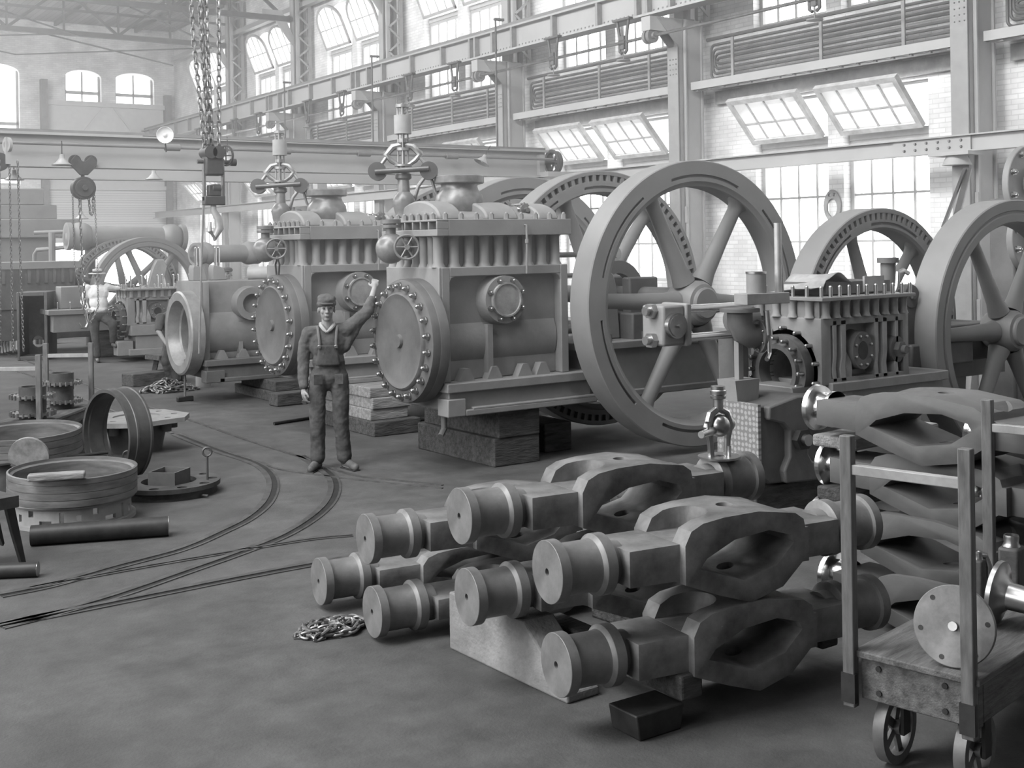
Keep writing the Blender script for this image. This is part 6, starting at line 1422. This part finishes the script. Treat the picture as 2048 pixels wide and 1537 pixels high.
blob(b, 'trousers', TROU, Q, 0.012, 3)
B().sph(hc+V(0, 0.03, 0.05), 0.095, (1, 1.05, 0.6)).out('cap', CAPM, Q)

# ---------------------------------------------------------------- far left: castings, mains and the distant flywheels
t = thing('distant_engine', 'distant engine with twin flywheels behind the man in the straw hat', 'engine', (5.0, 26.6, 0))
B().bx(-0.3, 5.0, 0.15, 1.3, 0.3, 0.95).out('engine_bed', PAINTD, t, bevel=0.01)
B().bx(-0.4, 1.6, 0.1, 1.3, 0.95, 1.8).out('cylinder_block', PAINTD, t, bevel=0.01)
B().bx(-0.5, 1.7, 0.0, 1.4, 1.8, 1.95).out('chest_lid', PAINT, t, bevel=0.01)
for i in range(12): B().bx(-0.4+0.17*i, -0.34+0.17*i, 0.05, 0.12, 1.5, 1.8).out('chest_rib', PAINTD, t)
flywheel(t, (3.1, -0.05, 1.23), 1.22, 0.28, 'grooves', 0.1)
flywheel(t, (3.0, 1.3, 1.23), 1.22, 0.28, 'teeth', 0.3)
B().cyl((2.0, 0.6, 1.3), (3.2, 0.6, 1.3), 0.06, n=14).cyl((3.05, -0.2, 1.23), (3.05, 1.5, 1.23), 0.09, n=14).out('crank_and_rod', POLD, t)
B().prism([(2.9, 1.0), (3.1, 1.75), (3.2, 1.95), (3.35, 1.95), (3.42, 1.8), (3.35, 1.5), (3.4, 1.0)], -0.45, -0.3, 'xz').out('crank_arm', PAINTL, t, bevel=0.02)
def main(p0, p1, r, label):
    p0 = Vector(p0); p1 = Vector(p1); d = (p1-p0).normalized(); t = thing('steam_main', label, 'pipe', p0); q = p1-p0
    B().cyl((0, 0, 0), q, r, n=28).out('pipe_run', PAINT, t)
    for k, e in ((0.0, 1), (1.0, -1)):
        B().sph(q*k+d*e*r*1.3, r*1.35, n=24).cyl(q*k-d*0.05*0, q*k+d*e*0.1, r*1.3, n=28).out('pipe_end_bulge', PAINT, t)
    return t
t = main(at(132, 473, 27.0), at(368, 476, 28.5), 0.24, 'long thick horizontal pipe with bulged ends above the distant flywheels')
z = t.location.z; B().cyl((0.6, 0.3, -z), (0.6, 0.3, -0.2), 0.12, n=16).out('pipe_stand', PAINTD, t); B().cyl((2.5, 0.2, -z), (2.5, 0.2, -0.2), 0.12, n=16).out('pipe_stand', PAINTD, t)
t = main(at(390, 509, 18.8), at(515, 506, 19.8), 0.14, 'shorter horizontal pipe with a ball elbow behind the second engine')
z = t.location.z; B().cyl((0.12, 0.05, -z), (0.12, 0.05, 0), 0.12, n=18).out('down_leg', PAINT, t)
# open box casting and small bed at far left
q = gp(35, 722)
t = thing('open_box_casting', 'dark open box casting standing on end with a round hole, far left', 'casting', (q.x, q.y, 0), -0.45)
b = B(); b.bx(0, 0.05, 0, 0.8, 0, 1.36).bx(0.52, 0.58, 0, 0.8, 0, 1.36).bx(0.05, 0.52, 0, 0.8, 0, 0.08).bx(0.05, 0.52, 0, 0.8, 1.28, 1.36); b.out('casting_frame', PAINTD, t, bevel=0.01)
o = B().bx(0.05, 0.52, 0.72, 0.8, 0.08, 1.28).out('back_web', CAST, t)
cut(o, [B().cyl((0.22, 0.5, 0.32), (0.22, 1.0, 0.32), 0.12, n=24)])
o.parent = t
q = gp(95, 724)
t = thing('bed_casting', 'grey engine bed casting on blocks beside the open box casting', 'casting', (q.x+0.15, q.y+0.15, 0), -0.05)
B().bx(0, 2.6, 0, 0.8, 0.55, 0.95).bx(-0.1, 2.7, -0.08, 0.88, 0.9, 1.0).out('bed_body', PAINT, t, bevel=0.01)
B().bx(0.2, 1.1, 0.3, 0.8, 1.0, 1.45).out('upper_block', PAINT, t, bevel=0.02)
for i in range(10): B().stud((0.1+0.24*i, 0.05, 1.0), (0, 0, 1), 0.014, 0.14).out('stud', POLD, t)
B().bx(0.9, 1.5, 0.1, 0.7, 0.0, 0.55).out('round_support', TIMB, t, bevel=0.02)
# pipe standard
q = gp(60, 705)
t = thing('pipe_rack', 'tall bent pipe frame standing behind the open box casting', 'pipes', (q.x+0.6, q.y+2.2, 0))
b = B()
b.sweep([(0, 0, 0), (0, 0, 2.1), (0.05, 0, 2.2), (0.6, -0.3, 2.25), (1.5, -0.8, 2.28)], 0.05, 10); b.sweep([(0.1, 0, 0), (0.1, 0, 1.6), (0.15, 0, 1.7), (0.9, -0.4, 1.72), (1.1, -0.5, 1.72), (1.1, -0.5, 0)], 0.045, 10); b.sweep([(0.35, -0.2, 0), (0.35, -0.2, 2.6)], 0.08, 10)
b.sweep([(0.0, 0, 2.6), (0.6, -0.3, 2.62), (1.5, -0.8, 2.66)], 0.045, 10)
b.out('bent_pipes', PIPE, t)
t = thing('machine_tool', 'tall stepped grey machine at the far left edge', 'machine', (6.3, 30.8, 0))
B().bx(-1.0, 0.9, 0, 1.2, 0, 1.6).bx(-1.2, 1.1, -0.1, 1.3, 1.6, 1.9).out('machine_base', STEELG, t, bevel=0.02); B().bx(-1.0, 0.8, 0.1, 1.0, 1.9, 2.5).bx(-1.3, 1.4, -0.1, 1.3, 2.5, 2.95).bx(-1.0, 0.9, 0, 1.1, 2.95, 3.3).bx(-1.0, 0.6, 0, 1.1, 3.3, 3.7).out('machine_head', PIPE, t, bevel=0.02)
for i in range(2):
    for k in range(2): B().bx(-0.1+0.45*i, 0.1+0.45*i, -0.02, 0.0, 0.3+0.7*k, 0.85+0.7*k).out('side_slot', IRON, t)
t = thing('picket_fence', 'pale picket fence catching the daylight at the far left edge', 'fence', at(-20, 650, 25), math.radians(60))
z = -t.location.z
for i in range(12): B().bx(0.18*i, 0.18*i+0.06, 0, 0.03, z, z+1.5).out('picket', WHITE, t, smooth=0)
B().bx(0, 2.1, 0.03, 0.06, z+1.0, z+1.08).bx(0, 2.1, 0.03, 0.06, z+0.3, z+0.38).out('fence_rail', WHITE, t, smooth=0)
# tapering post and pipes by the far columns
tag(B().bx(-0.12, 0.12, -0.12, 0.12, 0, 4.4).bx(-0.3, 0.3, -0.2, 0.2, 4.2, 4.4).out('steel_post', STEELG, loc=(11.3, 24.4, 0), bevel=0.01), 'steel post rising behind the far governor', 'post')
q0 = at(1930, 338, 15.0); q1 = at(1886, 455, 14.4); q2 = at(1905, 465, 14.2)
tag(B().bar(q0, q1, 0.035, 0.035).bar(q0+Vector((0.08, 0, 0)), q2, 0.07, 0.04).out('slanting_braces', mat('dark_hanger_iron', 0.07)), 'pair of dark slanting braces under the beam bearing at the right column', 'brace')
HAZE = 0.010
# ---------------------------------------------------------------- smoky workshop air
hz = B().bx(-13.9, 15.45, 3.5, 46.85, 1.75, 10.7).out('workshop_haze', None, smooth=0)
hm = bpy.data.materials.new('workshop_haze'); hm.use_nodes = True
nt = hm.node_tree; nt.nodes.remove(nt.nodes['Principled BSDF'])
vs = nt.nodes.new('ShaderNodeVolumeScatter'); vs.inputs['Density'].default_value = HAZE; vs.inputs['Anisotropy'].default_value = 0.45
vs.inputs['Color'].default_value = (1, 1, 1, 1)
nt.links.new(vs.outputs[0], nt.nodes['Material Output'].inputs['Volume'])
hz.data.materials.append(hm)
tag(hz, 'thin pale haze of smoky air filling the shop, brightest before the windows', 'haze', kind='stuff')
